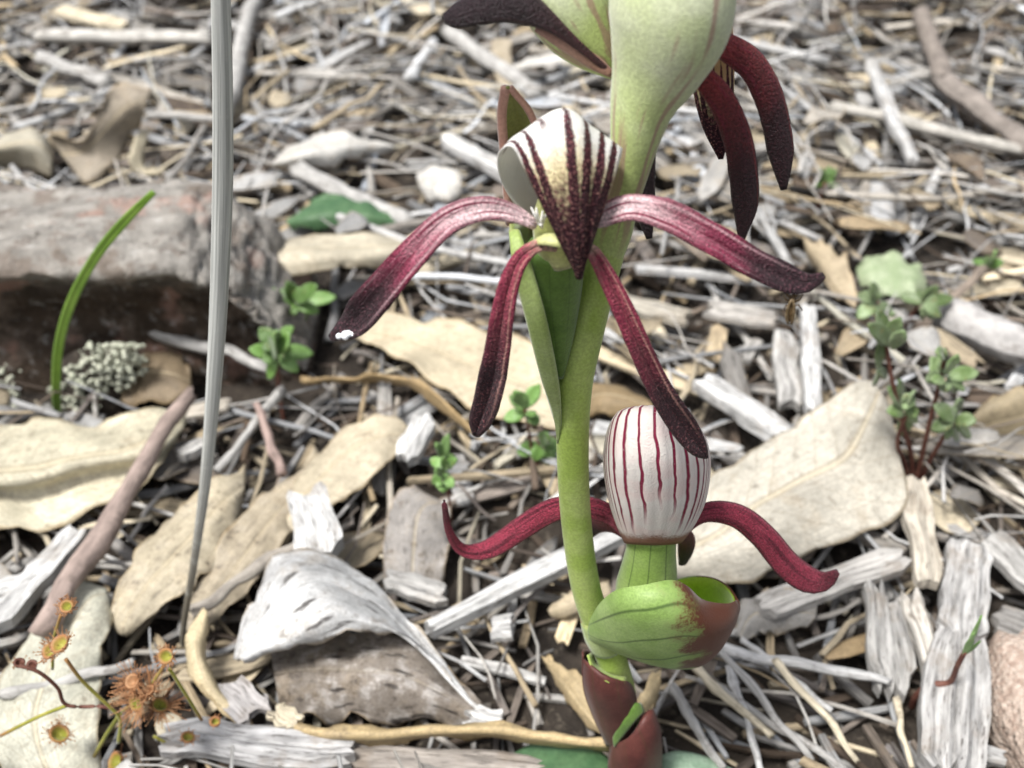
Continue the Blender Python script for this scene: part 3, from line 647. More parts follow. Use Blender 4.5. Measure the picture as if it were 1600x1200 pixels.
# ---------------------------------------------------------------- dry leaves that can be told apart
TAN, CREAM, PALE, GREY, BROWN, WHITE = (.44, .34, .205), (.66, .61, .46), (.60, .56, .47), (.40, .375, .34), (.22, .165, .105), (.70, .68, .63)
def dleaf(R, label, color, name='dead_leaf', m='leaf', th=.022, nu=40, nv=18, group=None, plane='G', wob=.04, seed=0, cat='leaf', reg=True, crk=1.0):
    F = G if plane == 'G' else V
    P = rails([[F(*p) for p in r] for r in R], nu, nv)
    rng = np.random.default_rng(seed+100)
    a = smooth_noise(rng, nu, 4)*wob; b = smooth_noise(rng, nu, 4)*wob; s = np.linspace(-1, 1, nv)
    mid = P[:, nv//2:nv//2+1].copy()
    for sg, sl in ((1, slice(nv//2, None)), (-1, slice(0, nv//2))):
        wf = 1-.09*np.maximum(0, smooth_noise(rng, nu, 3)-.4)-.012*np.abs(smooth_noise(rng, nu, 1.5)); P[:, sl] = mid+(P[:, sl]-mid)*wf[:, None, None]
    P[..., 2] += a[:, None]*np.maximum(s, 0)+b[:, None]*np.maximum(-s, 0)
    jx = smooth_noise(rng, nu, 2)*.022; P[:, 0, 2] += smooth_noise(rng, nu, 2)*wob; P[:, -1, 2] += smooth_noise(rng, nu, 2)*wob; P[:, 0, 1] += jx; P[:, -1, 1] -= jx
    if nv > 12: P[..., 2] -= .05*np.exp(-(s/.07)**2)[None]
    P[..., 2] += (smooth_noise(rng, nu, 5)*wob*1.6)[:, None]*np.maximum(s, 0)**4+(smooth_noise(rng, nu, 5)*wob*1.6)[:, None]*np.maximum(-s, 0)**4
    ph = rng.uniform(0, 6.3, 6); X_, Y_ = P[..., 0], P[..., 1]; ed = (.4+.6*np.abs(s))[None]
    P[..., 2] += .9*wob*crk*ed*(np.sin(X_*3.1+Y_*2.3+ph[0])*.5+np.sin(X_*5.3-Y_*4.1+ph[1])*.35+np.sin(X_*9.1+Y_*8.3+ph[2])*.22+np.sin(Y_*14.0-X_*11.0+ph[3])*.12)
    o0 = P.mean((0, 1)); o0[2] = P[..., 2].min()
    if reg: register(P)
    v, f, uv = sheet(P, th)
    o = obj(name, mesh(name, v, f, uv, None, True, o0), m, loc=o0, color=color)
    return tag(o, label, cat, group)
# cream folded leaf running out of the frame at the left
dleaf([[(-140, 660, .9), (-40, 652, 1.1), (60, 656, 1.15), (150, 655, 1.1), (220, 642, 1.05), (268, 634, .9), (292, 640, .8)],
       [(-140, 745, 1.35), (-40, 752, 1.5), (60, 738, 1.5), (130, 718, 1.45), (190, 708, 1.35), (245, 700, 1.15), (288, 668, .8)],
       [(-140, 770, .85), (-40, 772, .95), (60, 768, .95), (130, 752, .95), (185, 738, .9), (238, 722, .85), (286, 672, .75)],
       [(-140, 840, .75), (-40, 838, .8), (60, 830, .85), (130, 806, .9), (180, 788, .9), (232, 756, .85), (284, 678, .75)]],
      'broad cream leaf folded along its midrib lying below the lichen', CREAM, seed=1, nv=26)
# big pale beige leaf at the right
dleaf([[(985, 868, .55), (1040, 805, .8), (1105, 748, 1.0), (1180, 698, 1.15), (1260, 648, 1.25), (1330, 600, 1.3), (1352, 590, 1.3), (1362, 592, 1.3)],
       [(1000, 890, .6), (1070, 850, .95), (1135, 812, 1.2), (1205, 770, 1.4), (1280, 720, 1.5), (1345, 660, 1.5), (1372, 622, 1.4), (1372, 604, 1.3)],
       [(1015, 900, .5), (1090, 882, .85), (1160, 856, 1.1), (1230, 818, 1.25), (1310, 765, 1.3), (1372, 705, 1.3), (1392, 655, 1.25), (1380, 615, 1.2)],
       [(1030, 905, .3), (1120, 922, .45), (1185, 918, .55), (1215, 890, .75), (1330, 842, .9), (1412, 798, 1.0), (1412, 730, 1.05), (1386, 628, 1.15)]],
      'large pale beige leaf with fine veins behind the low flower', PALE, seed=2, nu=50, nv=26, wob=.02)
# tan leaf behind the left arm of the opened flower
dleaf([[(535, 512, .5), (590, 492, .8), (660, 492, 1.0), (740, 506, 1.1), (810, 524, 1.1), (860, 560, 1.0), (905, 600, .8)],
       [(545, 520, .5), (600, 520, .7), (670, 535, .85), (745, 560, .9), (810, 580, .9), (860, 610, .85), (905, 630, .7)],
       [(555, 528, .45), (615, 558, .8), (690, 602, 1.0), (755, 640, 1.05), (815, 655, 1.0), (865, 665, .9), (905, 660, .7)]],
      'tan leaf lit along its lower half behind the hanging maroon sepal', (.60, .52, .37), seed=3, nu=44)
dleaf([[(470, 592, .5), (540, 590, .8), (610, 586, 1.05), (660, 602, 1.1), (705, 636, 1.0), (740, 668, .8), (760, 690, .6)],
       [(470, 597, .45), (540, 597, .6), (610, 596, .75), (655, 614, .8), (700, 648, .7), (735, 680, .55), (758, 698, .4)]],
      'narrow golden leaf edge arching over a dark hollow', (.46, .33, .17), seed=4, nv=8, th=.06)
# tan rounded leaf under it
dleaf([[(420, 800, .5), (470, 735, .7), (520, 672, .9), (560, 655, 1.0), (610, 655, 1.0), (645, 672, .8)],
       [(430, 830, .55), (490, 768, .75), (540, 710, .95), (580, 690, 1.05), (620, 685, 1.0), (642, 685, .8)],
       [(440, 855, .4), (510, 800, .6), (560, 765, .75), (600, 730, .9), (630, 705, .85), (640, 695, .75)]],
      'round-ended tan leaf beside a pale wood chip', (.56, .49, .36), seed=5)
# tan spotted leaf, lower left
dleaf([[(385, 735, .6), (345, 742, .9), (290, 780, 1.0), (230, 835, 1.0), (190, 900, .9), (172, 960, .7), (178, 985, .6)],
       [(382, 760, .65), (350, 790, .9), (310, 840, 1.0), (260, 890, 1.0), (222, 940, .9), (200, 975, .75), (188, 990, .6)],
       [(378, 790, .5), (368, 830, .65), (345, 875, .75), (310, 915, .8), (270, 945, .75), (232, 975, .65), (198, 994, .55)]],
      'spotted tan leaf lying behind the foot of the reed', (.54, .47, .34), seed=6, m='leaf_spotted')
# grey-brown leaf beside it, behind the white curled one
dleaf([[(490, 700, .4), (450, 740, .6), (400, 780, .8), (345, 850, .8), (300, 930, .7), (280, 985, .5)],
       [(510, 720, .4), (470, 765, .6), (425, 815, .75), (375, 880, .75), (330, 945, .65), (292, 990, .5)],
       [(520, 745, .3), (490, 790, .4), (455, 840, .5), (410, 900, .5), (360, 955, .5), (310, 998, .4)]],
      'brownish tan leaf wedged behind the curled white leaf', (.48, .41, .30), seed=7, m='leaf_spotted')
# cream rolled rim, crescent
dleaf([[(318, 948, 1.2), (296, 985, 1.2), (288, 1030, 1.1), (308, 1075, .9), (345, 1115, .75), (385, 1142, .6), (410, 1150, .5)],
       [(322, 955, 1.3), (312, 985, 1.3), (308, 1025, 1.2), (328, 1070, 1.0), (362, 1110, .8), (395, 1140, .65), (412, 1152, .5)],
       [(325, 962, 1.2), (324, 990, 1.15), (320, 1020, 1.0), (336, 1062, .85), (368, 1104, .7), (398, 1136, .55), (414, 1152, .45)]],
      'cream crescent-shaped rolled leaf rim beside the sundew', (.66, .55, .35), seed=8, nv=10, th=.05)
# big curled grey-white leaf: dome, then a strip running down to the right
dleaf([[(365, 1030, .95), (385, 960, 1.25), (405, 905, 1.45), (428, 868, 1.5), (480, 862, 1.45), (540, 880, 1.3), (590, 915, 1.15), (640, 975, 1.0), (700, 1045, .8), (740, 1100, .6)],
       [(372, 1030, 1.15), (412, 975, 1.6), (440, 935, 1.85), (470, 905, 1.95), (515, 910, 1.85), (560, 935, 1.65), (606, 965, 1.4), (652, 1005, 1.1), (708, 1062, .85), (755, 1115, .6)],
       [(380, 1032, 1.25), (440, 1000, 1.75), (485, 975, 2.0), (520, 955, 2.05), (555, 960, 1.95), (590, 975, 1.75), (622, 990, 1.5), (662, 1020, 1.2), (716, 1078, .85), (770, 1130, .6)],
       [(382, 1034, 1.2), (450, 1020, 1.5), (510, 1006, 1.65), (550, 995, 1.68), (590, 988, 1.65), (625, 988, 1.55), (650, 998, 1.4), (680, 1030, 1.1), (735, 1090, .8), (800, 1140, .55)]],
      'curled silvery white leaf arched over a brown hollow', (.68, .68, .67), seed=9, nu=54, nv=26, wob=.05, th=.04, name='curled_leaf', reg=False, m='leaf_silver')
# the brown mottled leaf seen in its hollow
dleaf([[(420, 1000, .7), (480, 985, .85), (560, 985, .95), (640, 1000, .95), (710, 1055, .8), (770, 1120, .5)],
       [(430, 1060, .75), (500, 1050, 1.0), (575, 1055, 1.15), (650, 1070, 1.05), (715, 1100, .8), (775, 1135, .5)],
       [(440, 1120, .35), (510, 1128, .45), (590, 1132, .5), (665, 1130, .5), (725, 1138, .45), (790, 1150, .4)]],
      'mottled grey-brown leaf lying beneath the curled silvery white leaf', (.26, .225, .19), seed=10, m='leaf_rot', nu=40, nv=20, wob=.07)
# long golden edge below
dleaf([[(440, 1120, .75), (500, 1136, .85), (580, 1138, .9), (660, 1132, .95), (740, 1128, .95), (830, 1136, .95), (900, 1146, .9), (960, 1152, .8)],
       [(440, 1128, .85), (500, 1146, .95), (580, 1150, 1.0), (660, 1143, 1.05), (740, 1139, 1.05), (830, 1148, 1.05), (900, 1158, 1.0), (960, 1162, .9)],
       [(440, 1140, .55), (500, 1158, .6), (580, 1163, .65), (660, 1156, .7), (740, 1151, .7), (830, 1160, .7), (900, 1168, .65), (960, 1172, .6)]],
      'long golden leaf edge reaching from the curled leaf to the orchid foot', (.60, .46, .25), seed=11, nv=10, th=.05)
dleaf([[(845, 1020, .5), (880, 1035, .8), (915, 1065, .9), (945, 1110, .8), (965, 1155, .6)],
       [(850, 1030, .5), (878, 1060, .7), (905, 1095, .75), (935, 1130, .7), (962, 1162, .55)],
       [(858, 1045, .4), (880, 1085, .5), (905, 1120, .5), (932, 1145, .5), (958, 1168, .45)]],
      'small tan pointed leaf left of the maroon sheaths', (.55, .43, .25), seed=12)
dleaf([[(985, 1110, .5), (1000, 1085, .8), (1015, 1060, .95), (1030, 1048, 1.0)], [(995, 1118, .5), (1012, 1095, .75), (1022, 1070, .9), (1031, 1050, 1.0)], [(1008, 1122, .45), (1022, 1105, .6), (1030, 1080, .8), (1032, 1052, .95)]],
      'small golden pointed leaf right of the maroon sheaths', (.58, .46, .27), seed=13, nu=20, nv=9)
# pale leaf by the log's end
dleaf([[(375, 392, 1.5), (430, 372, 1.7), (500, 366, 1.7), (580, 368, 1.55), (650, 366, 1.3), (700, 360, 1.0)],
       [(375, 412, 1.6), (430, 402, 1.85), (500, 398, 1.85), (580, 396, 1.65), (650, 386, 1.35), (700, 366, 1.0)],
       [(378, 432, 1.4), (430, 438, 1.5), (500, 430, 1.5), (580, 416, 1.4), (645, 402, 1.2), (700, 372, .9)]],
      'long cream leaf resting at the end of the decayed log', (.62, .56, .43), seed=14, reg=False)
# white leaves further back
dleaf([[(425, 250, .9), (460, 222, 1.1), (510, 208, 1.2), (560, 214, 1.1), (615, 224, .9)], [(425, 256, 1.0), (465, 242, 1.3), (515, 232, 1.35), (565, 226, 1.15), (615, 228, .9)], [(428, 262, .8), (470, 262, .9), (520, 258, .95), (560, 242, .95), (615, 232, .8)]],
      'bright white slender leaf lying behind the log and reed', WHITE, seed=15)
dleaf([[(650, 270, .9), (680, 258, 1.1), (715, 262, 1.2)], [(655, 290, .9), (685, 285, 1.2), (720, 280, 1.2)], [(668, 312, .7), (695, 315, .9), (722, 305, .9)]],
      'bright white broken leaf scrap left of the opened flower', WHITE, seed=16, nu=16, nv=10)
dleaf([[(-30, 215, 1.3), (20, 203, 1.5), (60, 205, 1.4), (82, 225, 1.2)], [(-30, 235, 1.5), (20, 225, 1.6), (60, 228, 1.5), (82, 250, 1.1)], [(-30, 258, .7), (20, 262, .8), (60, 272, .7), (82, 280, .6)]],
      'pale cupped leaf behind the left end of the log', (.52, .48, .38), seed=17, nu=20, nv=14)
dleaf([[(85, 215, 1.5), (120, 212, 1.7), (160, 170, 2.2), (185, 132, 2.6), (238, 138, 2.6)], [(80, 220, 1.2), (125, 225, 1.4), (170, 195, 1.8), (205, 165, 2.2), (232, 152, 2.4)], [(130, 285, .7), (160, 275, .8), (190, 240, 1.0), (210, 205, 1.4), (228, 165, 2.2)]],
      'curled brown-backed leaf standing behind the log', (.36, .31, .24), seed=18, nu=26, nv=14)
dleaf([[(215, 205, 1.4), (200, 240, 1.2), (212, 272, .9), (250, 272, .7)], [(240, 200, 1.3), (225, 238, 1.0), (230, 262, .8), (262, 262, .7)]],
      'bent cream leaf strip behind the log beside the reed', (.58, .52, .38), seed=19, nu=20, nv=7)
dleaf([[(448, 345, .9), (480, 318, 1.1), (530, 308, 1.2), (590, 322, 1.1), (645, 352, .8)], [(450, 350, .9), (485, 338, 1.15), (535, 330, 1.2), (590, 338, 1.1), (645, 356, .8)], [(455, 356, .8), (490, 358, .9), (540, 352, .95), (590, 354, .9), (645, 360, .7)]],
      'dark green fallen leaf behind the cream leaf at the log end', (.1, .2, .1), seed=20, m='darkgreen', name='green_leaf')
dleaf([[(1338, 415, .8), (1360, 398, 1.0), (1400, 396, 1.05), (1435, 415, .9), (1448, 440, .7)], [(1340, 430, .8), (1365, 425, 1.0), (1400, 428, 1.0), (1432, 442, .9), (1447, 450, .7)], [(1345, 445, .7), (1370, 455, .8), (1400, 466, .8), (1428, 468, .7), (1445, 458, .6)]],
      'flat round pale green leaf among dry sticks', (.3, .35, .2), seed=21, m='roundgreen', name='green_leaf')
dleaf([[(1255, 370, .9), (1285, 378, 1.1), (1315, 400, 1.1), (1335, 440, .9), (1338, 475, .7)], [(1258, 385, .8), (1280, 402, 1.0), (1302, 430, 1.0), (1325, 460, .8), (1336, 480, .7)], [(1262, 400, .6), (1278, 425, .7), (1295, 452, .7), (1318, 475, .6), (1334, 484, .6)]],
      'tan leaf beside the flat round green leaf', (.50, .41, .28), seed=22)
dleaf([[(905, 610, .6), (940, 596, .8), (980, 600, .85), (1020, 625, .8)], [(905, 630, .6), (940, 622, .85), (980, 628, .9), (1022, 640, .8)], [(910, 648, .5), (945, 652, .6), (985, 655, .6), (1022, 650, .6)]],
      'brown leaf scrap just behind the white lined hood', (.30, .22, .12), seed=23, nu=22, nv=10)
dleaf([[(1510, 655, .9), (1545, 625, 1.2), (1590, 606, 1.4), (1640, 600, 1.4), (1700, 610, 1.2)], [(1515, 665, .8), (1550, 645, 1.1), (1595, 628, 1.3), (1640, 622, 1.3), (1700, 625, 1.1)], [(1520, 690, .4), (1555, 690, .5), (1600, 690, .55), (1650, 685, .6), (1700, 670, .6)]],
      'brown cupped leaf with a pale rim beyond the leafy seedling', (.34, .28, .18), seed=24)
dleaf([[(600, 905, .5), (598, 850, .7), (610, 790, .8), (640, 762, .8), (680, 775, .7)], [(640, 915, .5), (645, 860, .75), (655, 810, .85), (672, 785, .8), (690, 785, .7)], [(690, 915, .4), (700, 870, .5), (705, 830, .6), (705, 800, .6), (700, 790, .6)]],
      'mottled grey leaf piece behind the curled silvery white leaf', (.36, .335, .31), seed=25, m='leaf_spotted')
dleaf([[(20, 1240, .5), (-30, 1130, .7), (10, 1030, .85), (70, 950, .9), (120, 905, .9), (165, 915, .8)], [(100, 1240, .6), (60, 1120, .9), (95, 1040, 1.0), (125, 985, 1.05), (148, 950, 1.0), (170, 930, .8)], [(165, 1240, .4), (160, 1150, .6), (162, 1070, .7), (170, 1010, .75), (176, 965, .75), (174, 935, .7)]],
      'pale grey-green leaf lying under the climbing sundew', (.56, .55, .45), seed=26)
dleaf([[(205, 560, .7), (240, 540, .9), (275, 548, .9), (298, 580, .7)], [(195, 590, .6), (235, 585, .8), (272, 590, .8), (300, 605, .6)], [(190, 630, .4), (230, 632, .5), (270, 628, .5), (302, 618, .5)]],
      'brown leaf scrap between the lichen and the reed', (.25, .19, .12), seed=27, nu=20, nv=10)
dleaf([[(855, 955, .5), (870, 935, .7), (905, 915, .8), (950, 905, .7)], [(860, 962, .5), (880, 950, .7), (910, 938, .75), (955, 925, .7)], [(868, 968, .4), (890, 966, .5), (920, 958, .5), (958, 942, .5)]],
      'cream leaf sliver behind the lower orchid stem', (.62, .52, .36), seed=28, nu=20, nv=9)
dleaf([[(1150, 985, .4), (1160, 935, .6), (1200, 925, .7), (1250, 930, .7), (1275, 945, .6)], [(1155, 995, .4), (1170, 962, .6), (1205, 955, .65), (1250, 958, .6), (1275, 962, .5)], [(1165, 1003, .3), (1185, 990, .4), (1215, 985, .4), (1250, 982, .4), (1270, 975, .4)]],
      'flat grey leaf piece right of the scoop bract', (.40, .385, .36), seed=29)
dleaf([[(770, 60, .6), (765, 90, .8), (780, 130, .8), (800, 160, .6)], [(800, 60, .6), (800, 92, .85), (815, 130, .8), (825, 158, .6)]],
      'faded tan upright leaf strip behind the opened flower', (.50, .43, .32), seed=30, nu=20, nv=7)
dleaf([[(800, 105, .9), (840, 85, 1.2), (890, 78, 1.3), (930, 88, 1.1)], [(805, 112, .9), (845, 100, 1.2), (895, 95, 1.25), (932, 98, 1.0)]],
      'bluish white leaf over a dark gap behind the leftward flower', WHITE, seed=31, nu=20, nv=7)
dleaf([[(60, 990, .5), (110, 1000, .55), (150, 1000, .55)], [(60, 1005, .5), (110, 1020, .55), (150, 1018, .5)]], 'tiny tan leaf fleck under the sundew', (.5, .42, .28), seed=32, nu=10, nv=6)

# ---------------------------------------------------------------- wood pieces that can be told apart
def splinter(p0, p1, w, t, rng, roll=0.0, nu=9, rag=.5, nt=6, bow=.03):
    p0, p1 = np.asarray(p0, float), np.asarray(p1, float); L = np.linalg.norm(p1-p0); D = (p1-p0)/L
    S = nrm(np.cross(D, (0, 0, 1))); U = np.cross(S, D); S, U = S*math.cos(roll)+U*math.sin(roll), U*math.cos(roll)-S*math.sin(roll)
    s = np.linspace(-1, 1, nt); rid = rng.uniform(-.22, .22, nt)*t; rid2 = rng.uniform(-.1, .1, nt)*t
    top = [(a*w*.5*(1-.06*(abs(a) < 1)), t*.5+r-(t*.16 if abs(a) == 1 else 0)) for a, r in zip(s, rid)]
    bot = [(a*w*.5, -t*.5+r) for a, r in zip(s[::-1], rid2)]
    prof = np.array(top+bot); k = len(prof)
    e0 = np.concatenate([rng.uniform(0, rag, nt), np.zeros(nt)])*w*.8; e0[nt:] = e0[:nt][::-1]*.9
    e1 = np.concatenate([rng.uniform(0, rag, nt), np.zeros(nt)])*w*.8; e1[nt:] = e1[:nt][::-1]*.9
    uu = np.linspace(0, 1, nu); wv = 1+smooth_noise(rng, nu, 2)*.10; wv[0] *= .85; wv[-1] *= rng.uniform(.6, .95)
    bx, bz = smooth_noise(rng, nu, 3)*bow*L*.3, smooth_noise(rng, nu, 3)*bow*L*.15
    vs, uv = [], []
    for i, u in enumerate(uu):
        off = np.interp(u, [0, .22, 1], [1, 0, 0])*e0-np.interp(u, [0, .78, 1], [0, 0, 1])*e1
        c = p0+D*L*u+S*bx[i]+U*bz[i]
        vs.append(c+D*off[:, None]+S*(prof[:, 0]*wv[i])[:, None]+U*(prof[:, 1]+rng.normal(0, .03*t, k))[:, None])
        uv += [(u*L+p0[0]*3.7, (j/k)*max(1, w/.25)*.35+p0[1]) for j in range(k)]
    f = []
    for i in range(nu-1):
        for j in range(k): a, b = i*k+j, i*k+(j+1) % k; f.append((a, b, b+k, a+k))
    for i0, rev in ((0, False), ((nu-1)*k, True)):
        for j in range(nt-1):
            q = (i0+j, i0+k-1-j, i0+k-2-j, i0+j+1); f.append(q[::-1] if rev else q)
    return np.vstack(vs), f, uv
def twig(p0, p1, r0, r1, rng, bend=.05, n=7, nu=8, knob=.12):
    p0, p1 = np.asarray(p0, float), np.asarray(p1, float); L = np.linalg.norm(p1-p0); D = (p1-p0)/L; S = nrm(np.cross(D, (0, 0, 1))); U = np.cross(S, D)
    u = np.linspace(0, 1, nu); bx = smooth_noise(rng, nu, 2.4)*bend*L; bz = smooth_noise(rng, nu, 2.4)*bend*L*.3
    win = np.sin(u*math.pi)**.5; c = p0+D*(u*L)[:, None]+S*(bx*win)[:, None]+U*(bz*win)[:, None]
    r = (r0+(r1-r0)*u)*(1+smooth_noise(rng, nu, 1)*knob)
    v, f, uv = tube(c, r, n, None, 1.0, S); uv = uv*np.array([L, 1.0])+np.array([p0[0]*2.3, p0[1]])
    v = v.reshape(nu, n+1, 3); j = rng.uniform(-.5, .5, (2, n+1)); j[:, -1] = j[:, 0]
    v[0] += D*(j[0]*r0*1.2)[:, None]; v[-1] += D*(j[1]*r1*1.2)[:, None]
    return v.reshape(-1, 3), f, uv
wr = np.random.default_rng(77)
LG, WG, MG, TN, DB, PK, CRM = (.39, .38, .36), (.54, .535, .52), (.25, .24, .225), (.42, .345, .235), (.095, .072, .055), (.33, .245, .215), (.60, .53, .395)
def reg_line(p0, p1, w, t):
    u = np.linspace(0, 1, 70)[:, None]; D = nrm(np.asarray(p1)-np.asarray(p0)); S = nrm(np.cross(D, (0, 0, 1)))
    for a in np.linspace(-.5, .5, max(3, int(w/.12))): register(p0+(p1-p0)*u+S*w*a-np.array([0, 0, t*.5]))
def wood(a, b, wpx, label, tint=LG, th=.16, kind='splinter', roll=0.0, name=None, cat=None, bend=.03, w1=None, rag=.5, nt=6, nu=12, bow=.03, reg=True, group=None):
    p0, p1 = G(*a), G(*b); c = (p0+p1)/2; w = wpx*depth(c)/FPX
    if kind == 'splinter': md = splinter(p0, p1, w, th, wr, roll, nu, rag, nt, bow)
    else: md = twig(p0, p1, w*.5, (w if w1 is None else w1*depth(c)/FPX)*.5, wr, bend, 10, 14)
    if reg: reg_line(p0, p1, w, th if kind == 'splinter' else w)
    name = name or ('wood_chip' if kind == 'splinter' else 'twig'); o0 = c.copy(); o0[2] = md[0][:, 2].min()
    o = obj(name, mesh(name, md[0], md[1], md[2], tint, kind != 'splinter', o0), 'wood' if kind == 'splinter' else 'twig', loc=o0)
    return tag(o, label, cat or ('wood chip' if kind == 'splinter' else 'twig'), group)
wood((478, 762, 1.3), (505, 878, 1.25), 66, 'thick pale wood chip standing behind the curled silvery leaf', WG, .3)
wood((668, 648, 1.2), (628, 725, .95), 40, 'short white wood chip at the end of the round-ended leaf', WG, .22)
wood((668, 985, 1.0), (1000, 815, 1.1), 34, 'long straight pale wood strip passing behind the orchid stem', WG, .22, name='wood_strip', bow=.01)
wood((1095, 592, 1.0), (1240, 690, 1.0), 38, 'white straight stick ending at the large beige leaf', WG, .3, name='wood_strip', bow=.01)
wood((1262, 480, .9), (1272, 650, .9), 26, 'white upright-lying stick above the large beige leaf', WG, .2, name='wood_strip', bow=.01)
wood((1225, 520, .8), (1238, 640, .7), 40, 'flat grey wood piece beside the white stick above the beige leaf', LG, .2)
wood((1515, 845, 1.0), (1500, 1010, 1.0), 66, 'broad weathered grey plank piece near the granular rock', (.42, .41, .395), .28, name='wood_plank', nt=9, bow=.006)
wood((1500, 985, 1.15), (1482, 1230, 1.1), 92, 'long cracked grey plank piece under the tiny red shoot', (.40, .39, .375), .3, name='wood_plank', nt=11, bow=.006)
wood((1425, 745, .9), (1450, 920, .9), 42, 'cream-grey wood strip between the beige leaf and the planks', (.52, .47, .39), .2, name='wood_strip')
wood((1185, 955, .7), (1418, 868, .9), 50, 'grey wood strip under the lower edge of the beige leaf', (.47, .45, .42), .18, name='wood_strip')
wood((1535, 830, .8), (1640, 930, .8), 50, 'slanting grey wood piece right of the broad plank', LG, .2)
wood((1545, 960, .7), (1640, 1000, .7), 55, 'grey wood piece over the granular rock', MG, .2)
wood((1375, 905, .8), (1400, 1100, .7), 60, 'shredded fibrous grey wood left of the cracked plank', LG, .22, rag=1.6, nt=9)
wood((1420, 920, .9), (1470, 1090, .8), 34, 'narrow pale shard lying between two shredded pieces', (.52, .49, .44), .18, rag=1.2)
for k, (a, b, w) in enumerate((((1090, 1010, .8), (1390, 1065, .9), 20), ((1120, 1010, .9), (1270, 1190, .7), 14), ((1070, 1030, .8), (1205, 1150, .8), 16), ((1140, 1040, .8), (1190, 1210, .7), 14), ((1095, 1060, .7), (1330, 1210, .7), 16), ((1210, 1030, .9), (1340, 1190, .8), 13), ((1160, 1000, .7), (1300, 1110, .8), 12), ((1050, 1075, .6), (1130, 1200, .6), 18), ((1400, 1090, .8), (1425, 1200, .7), 12))):
    wood(a, b, w, ['cream-tinged stalk crossing level under the scoop bract', 'thin grey stalk running steeply down from the scoop bract', 'bleached stalk nearest the orchid in the loose bundle', 'short steep white stalk in the loose bundle', 'longest slanting stalk of the loose bundle', 'cream stalk at the outer side of the loose bundle', 'thinnest white stalk of the loose bundle', 'stout grey stalk beside the bluish ground leaf', 'cream stalk ending beside the cracked plank'][k], [WG, LG, CRM][k % 3], .1, 'twig', w1=w*.7, name='dry_stalk', cat='stalk', group='bleached stalks below the scoop bract', bend=.02)
wood((1480, 492, 1.0), (1680, 580, 1.2), 62, 'thick smooth grey stick behind the leafy seedling', (.40, .385, .37), .7, 'twig', name='stick', cat='stick', bend=.01)
wood((298, 615, 1.5), (70, 985, 1.2), 27, 'thick pinkish brown stick lying across the tan leaf', (.30, .235, .205), .5, 'twig', name='stick', cat='stick', bend=.02, w1=38)
wood((128, 825, .9), (-20, 990, .9), 42, 'straight white wood strip left of the pinkish stick', WG, .2, name='wood_strip', bow=.01)
wood((-40, 935, .9), (60, 900, .9), 30, 'short white chip at the side of the white strip', WG, .15)
wood((225, 512, 1.1), (420, 575, 1.1), 22, 'crooked pale twig crossing behind the reed', LG, .2, 'twig', w1=16, bend=.03)
wood((440, 610, .8), (338, 735, .9), 16, 'thin pale twig leaning from seedling to tan leaf', LG, .2, 'twig', w1=12, bend=.01)
wood((290, 470, 1.6), (330, 520, 1.2), 12, 'short thin twig stub touching the log face', TN, .2, 'twig', w1=9)
wood((400, 630, 1.1), (440, 740, .6), 12, 'tiny pinkish forked twig below the left seedling', PK, .2, 'twig', w1=18)
wood((275, 715, .9), (330, 690, .9), 24, 'short pale stub behind the reed stalk', LG, .2)
wood((300, 955, 1.0), (480, 845, 1.1), 20, 'grey twig leading from the reed to the pale chip', (.33, .30, .26), .2, 'twig', w1=22, bend=.02)
wood((250, 1150, .8), (560, 1178, .7), 60, 'pale grey wood piece below the crescent leaf rim', (.43, .425, .42), .25, name='wood_plank', nt=9)
wood((540, 1180, .6), (860, 1205, .5), 50, 'dull grey-brown wood piece under the golden leaf edge', (.32, .29, .26), .2, name='wood_plank', nt=8)
wood((340, 1060, .8), (415, 1130, .8), 56, 'flat grey bark flake inside the crescent leaf rim', (.42, .40, .39), .12, rag=.9)
wood((425, 1105, .9), (468, 1135, .85), 36, 'small cream chip beside the flat grey bark flake', CRM, .12)
wood((0, 1085, .9), (210, 1035, 1.0), 18, 'thin silvery twig under the sundew stems', LG, .2, 'twig', w1=14)
wood((600, 905, .8), (705, 935, .8), 40, 'small grey slab right of the silvery leaf dome', LG, .15)
wood((755, 985, .8), (815, 975, .9), 46, 'small bright white shard beyond the golden leaf edge', WG, .15, rag=1.2)
wood((720, 1115, .8), (800, 1135, .8), 44, 'pale torn flake at the tip of the silvery leaf strip', (.56, .55, .53), .1, rag=1.4)
wood((1440, 20, 1.0), (1475, 130, 1.1), 30, 'grey-brown upper length of a bent branch at the back', (.22, .19, .165), .5, 'twig', name='stick', cat='stick', w1=32, bend=.01)
wood((1472, 125, 1.1), (1640, 250, 1.1), 34, 'grey-brown lower length of a bent branch at the back', (.24, .21, .185), .5, 'twig', name='stick', cat='stick', w1=34, bend=.01)
wood((1300, 165, 1.0), (1600, 235, 1.0), 20, 'long pale thin stick crossing the bent branch', (.42, .40, .36), .3, 'twig', w1=16, bend=.01)
wood((1370, 110, 1.3), (1425, 255, 1.1), 22, 'white flat stick leaning among grey twigs', WG, .2, name='wood_strip')
wood((700, 50, .9), (840, 150, .9), 26, 'long grey stick slanting behind the opened flower', (.38, .37, .35), .3, 'twig', bend=.01, name='stick', cat='stick')
wood((690, 215, 1.0), (800, 275, 1.0), 26, 'bright pale stick pointing at the opened flower', WG, .25, name='wood_strip')
wood((465, 265, 1.0), (640, 350, .9), 28, 'pale slanting stick above the dark green leaf', LG, .3, 'twig', bend=.01, name='stick', cat='stick')
wood((400, 5, .8), (350, 180, .9), 26, 'grey stick slanting behind the top of the reed', LG, .3, 'twig', bend=.02, name='stick', cat='stick')
wood((60, 55, 1.0), (330, 60, 1.0), 22, 'long pale horizontal stick behind the upper reed', (.5, .48, .44), .3, 'twig', bend=.01, name='stick', cat='stick')
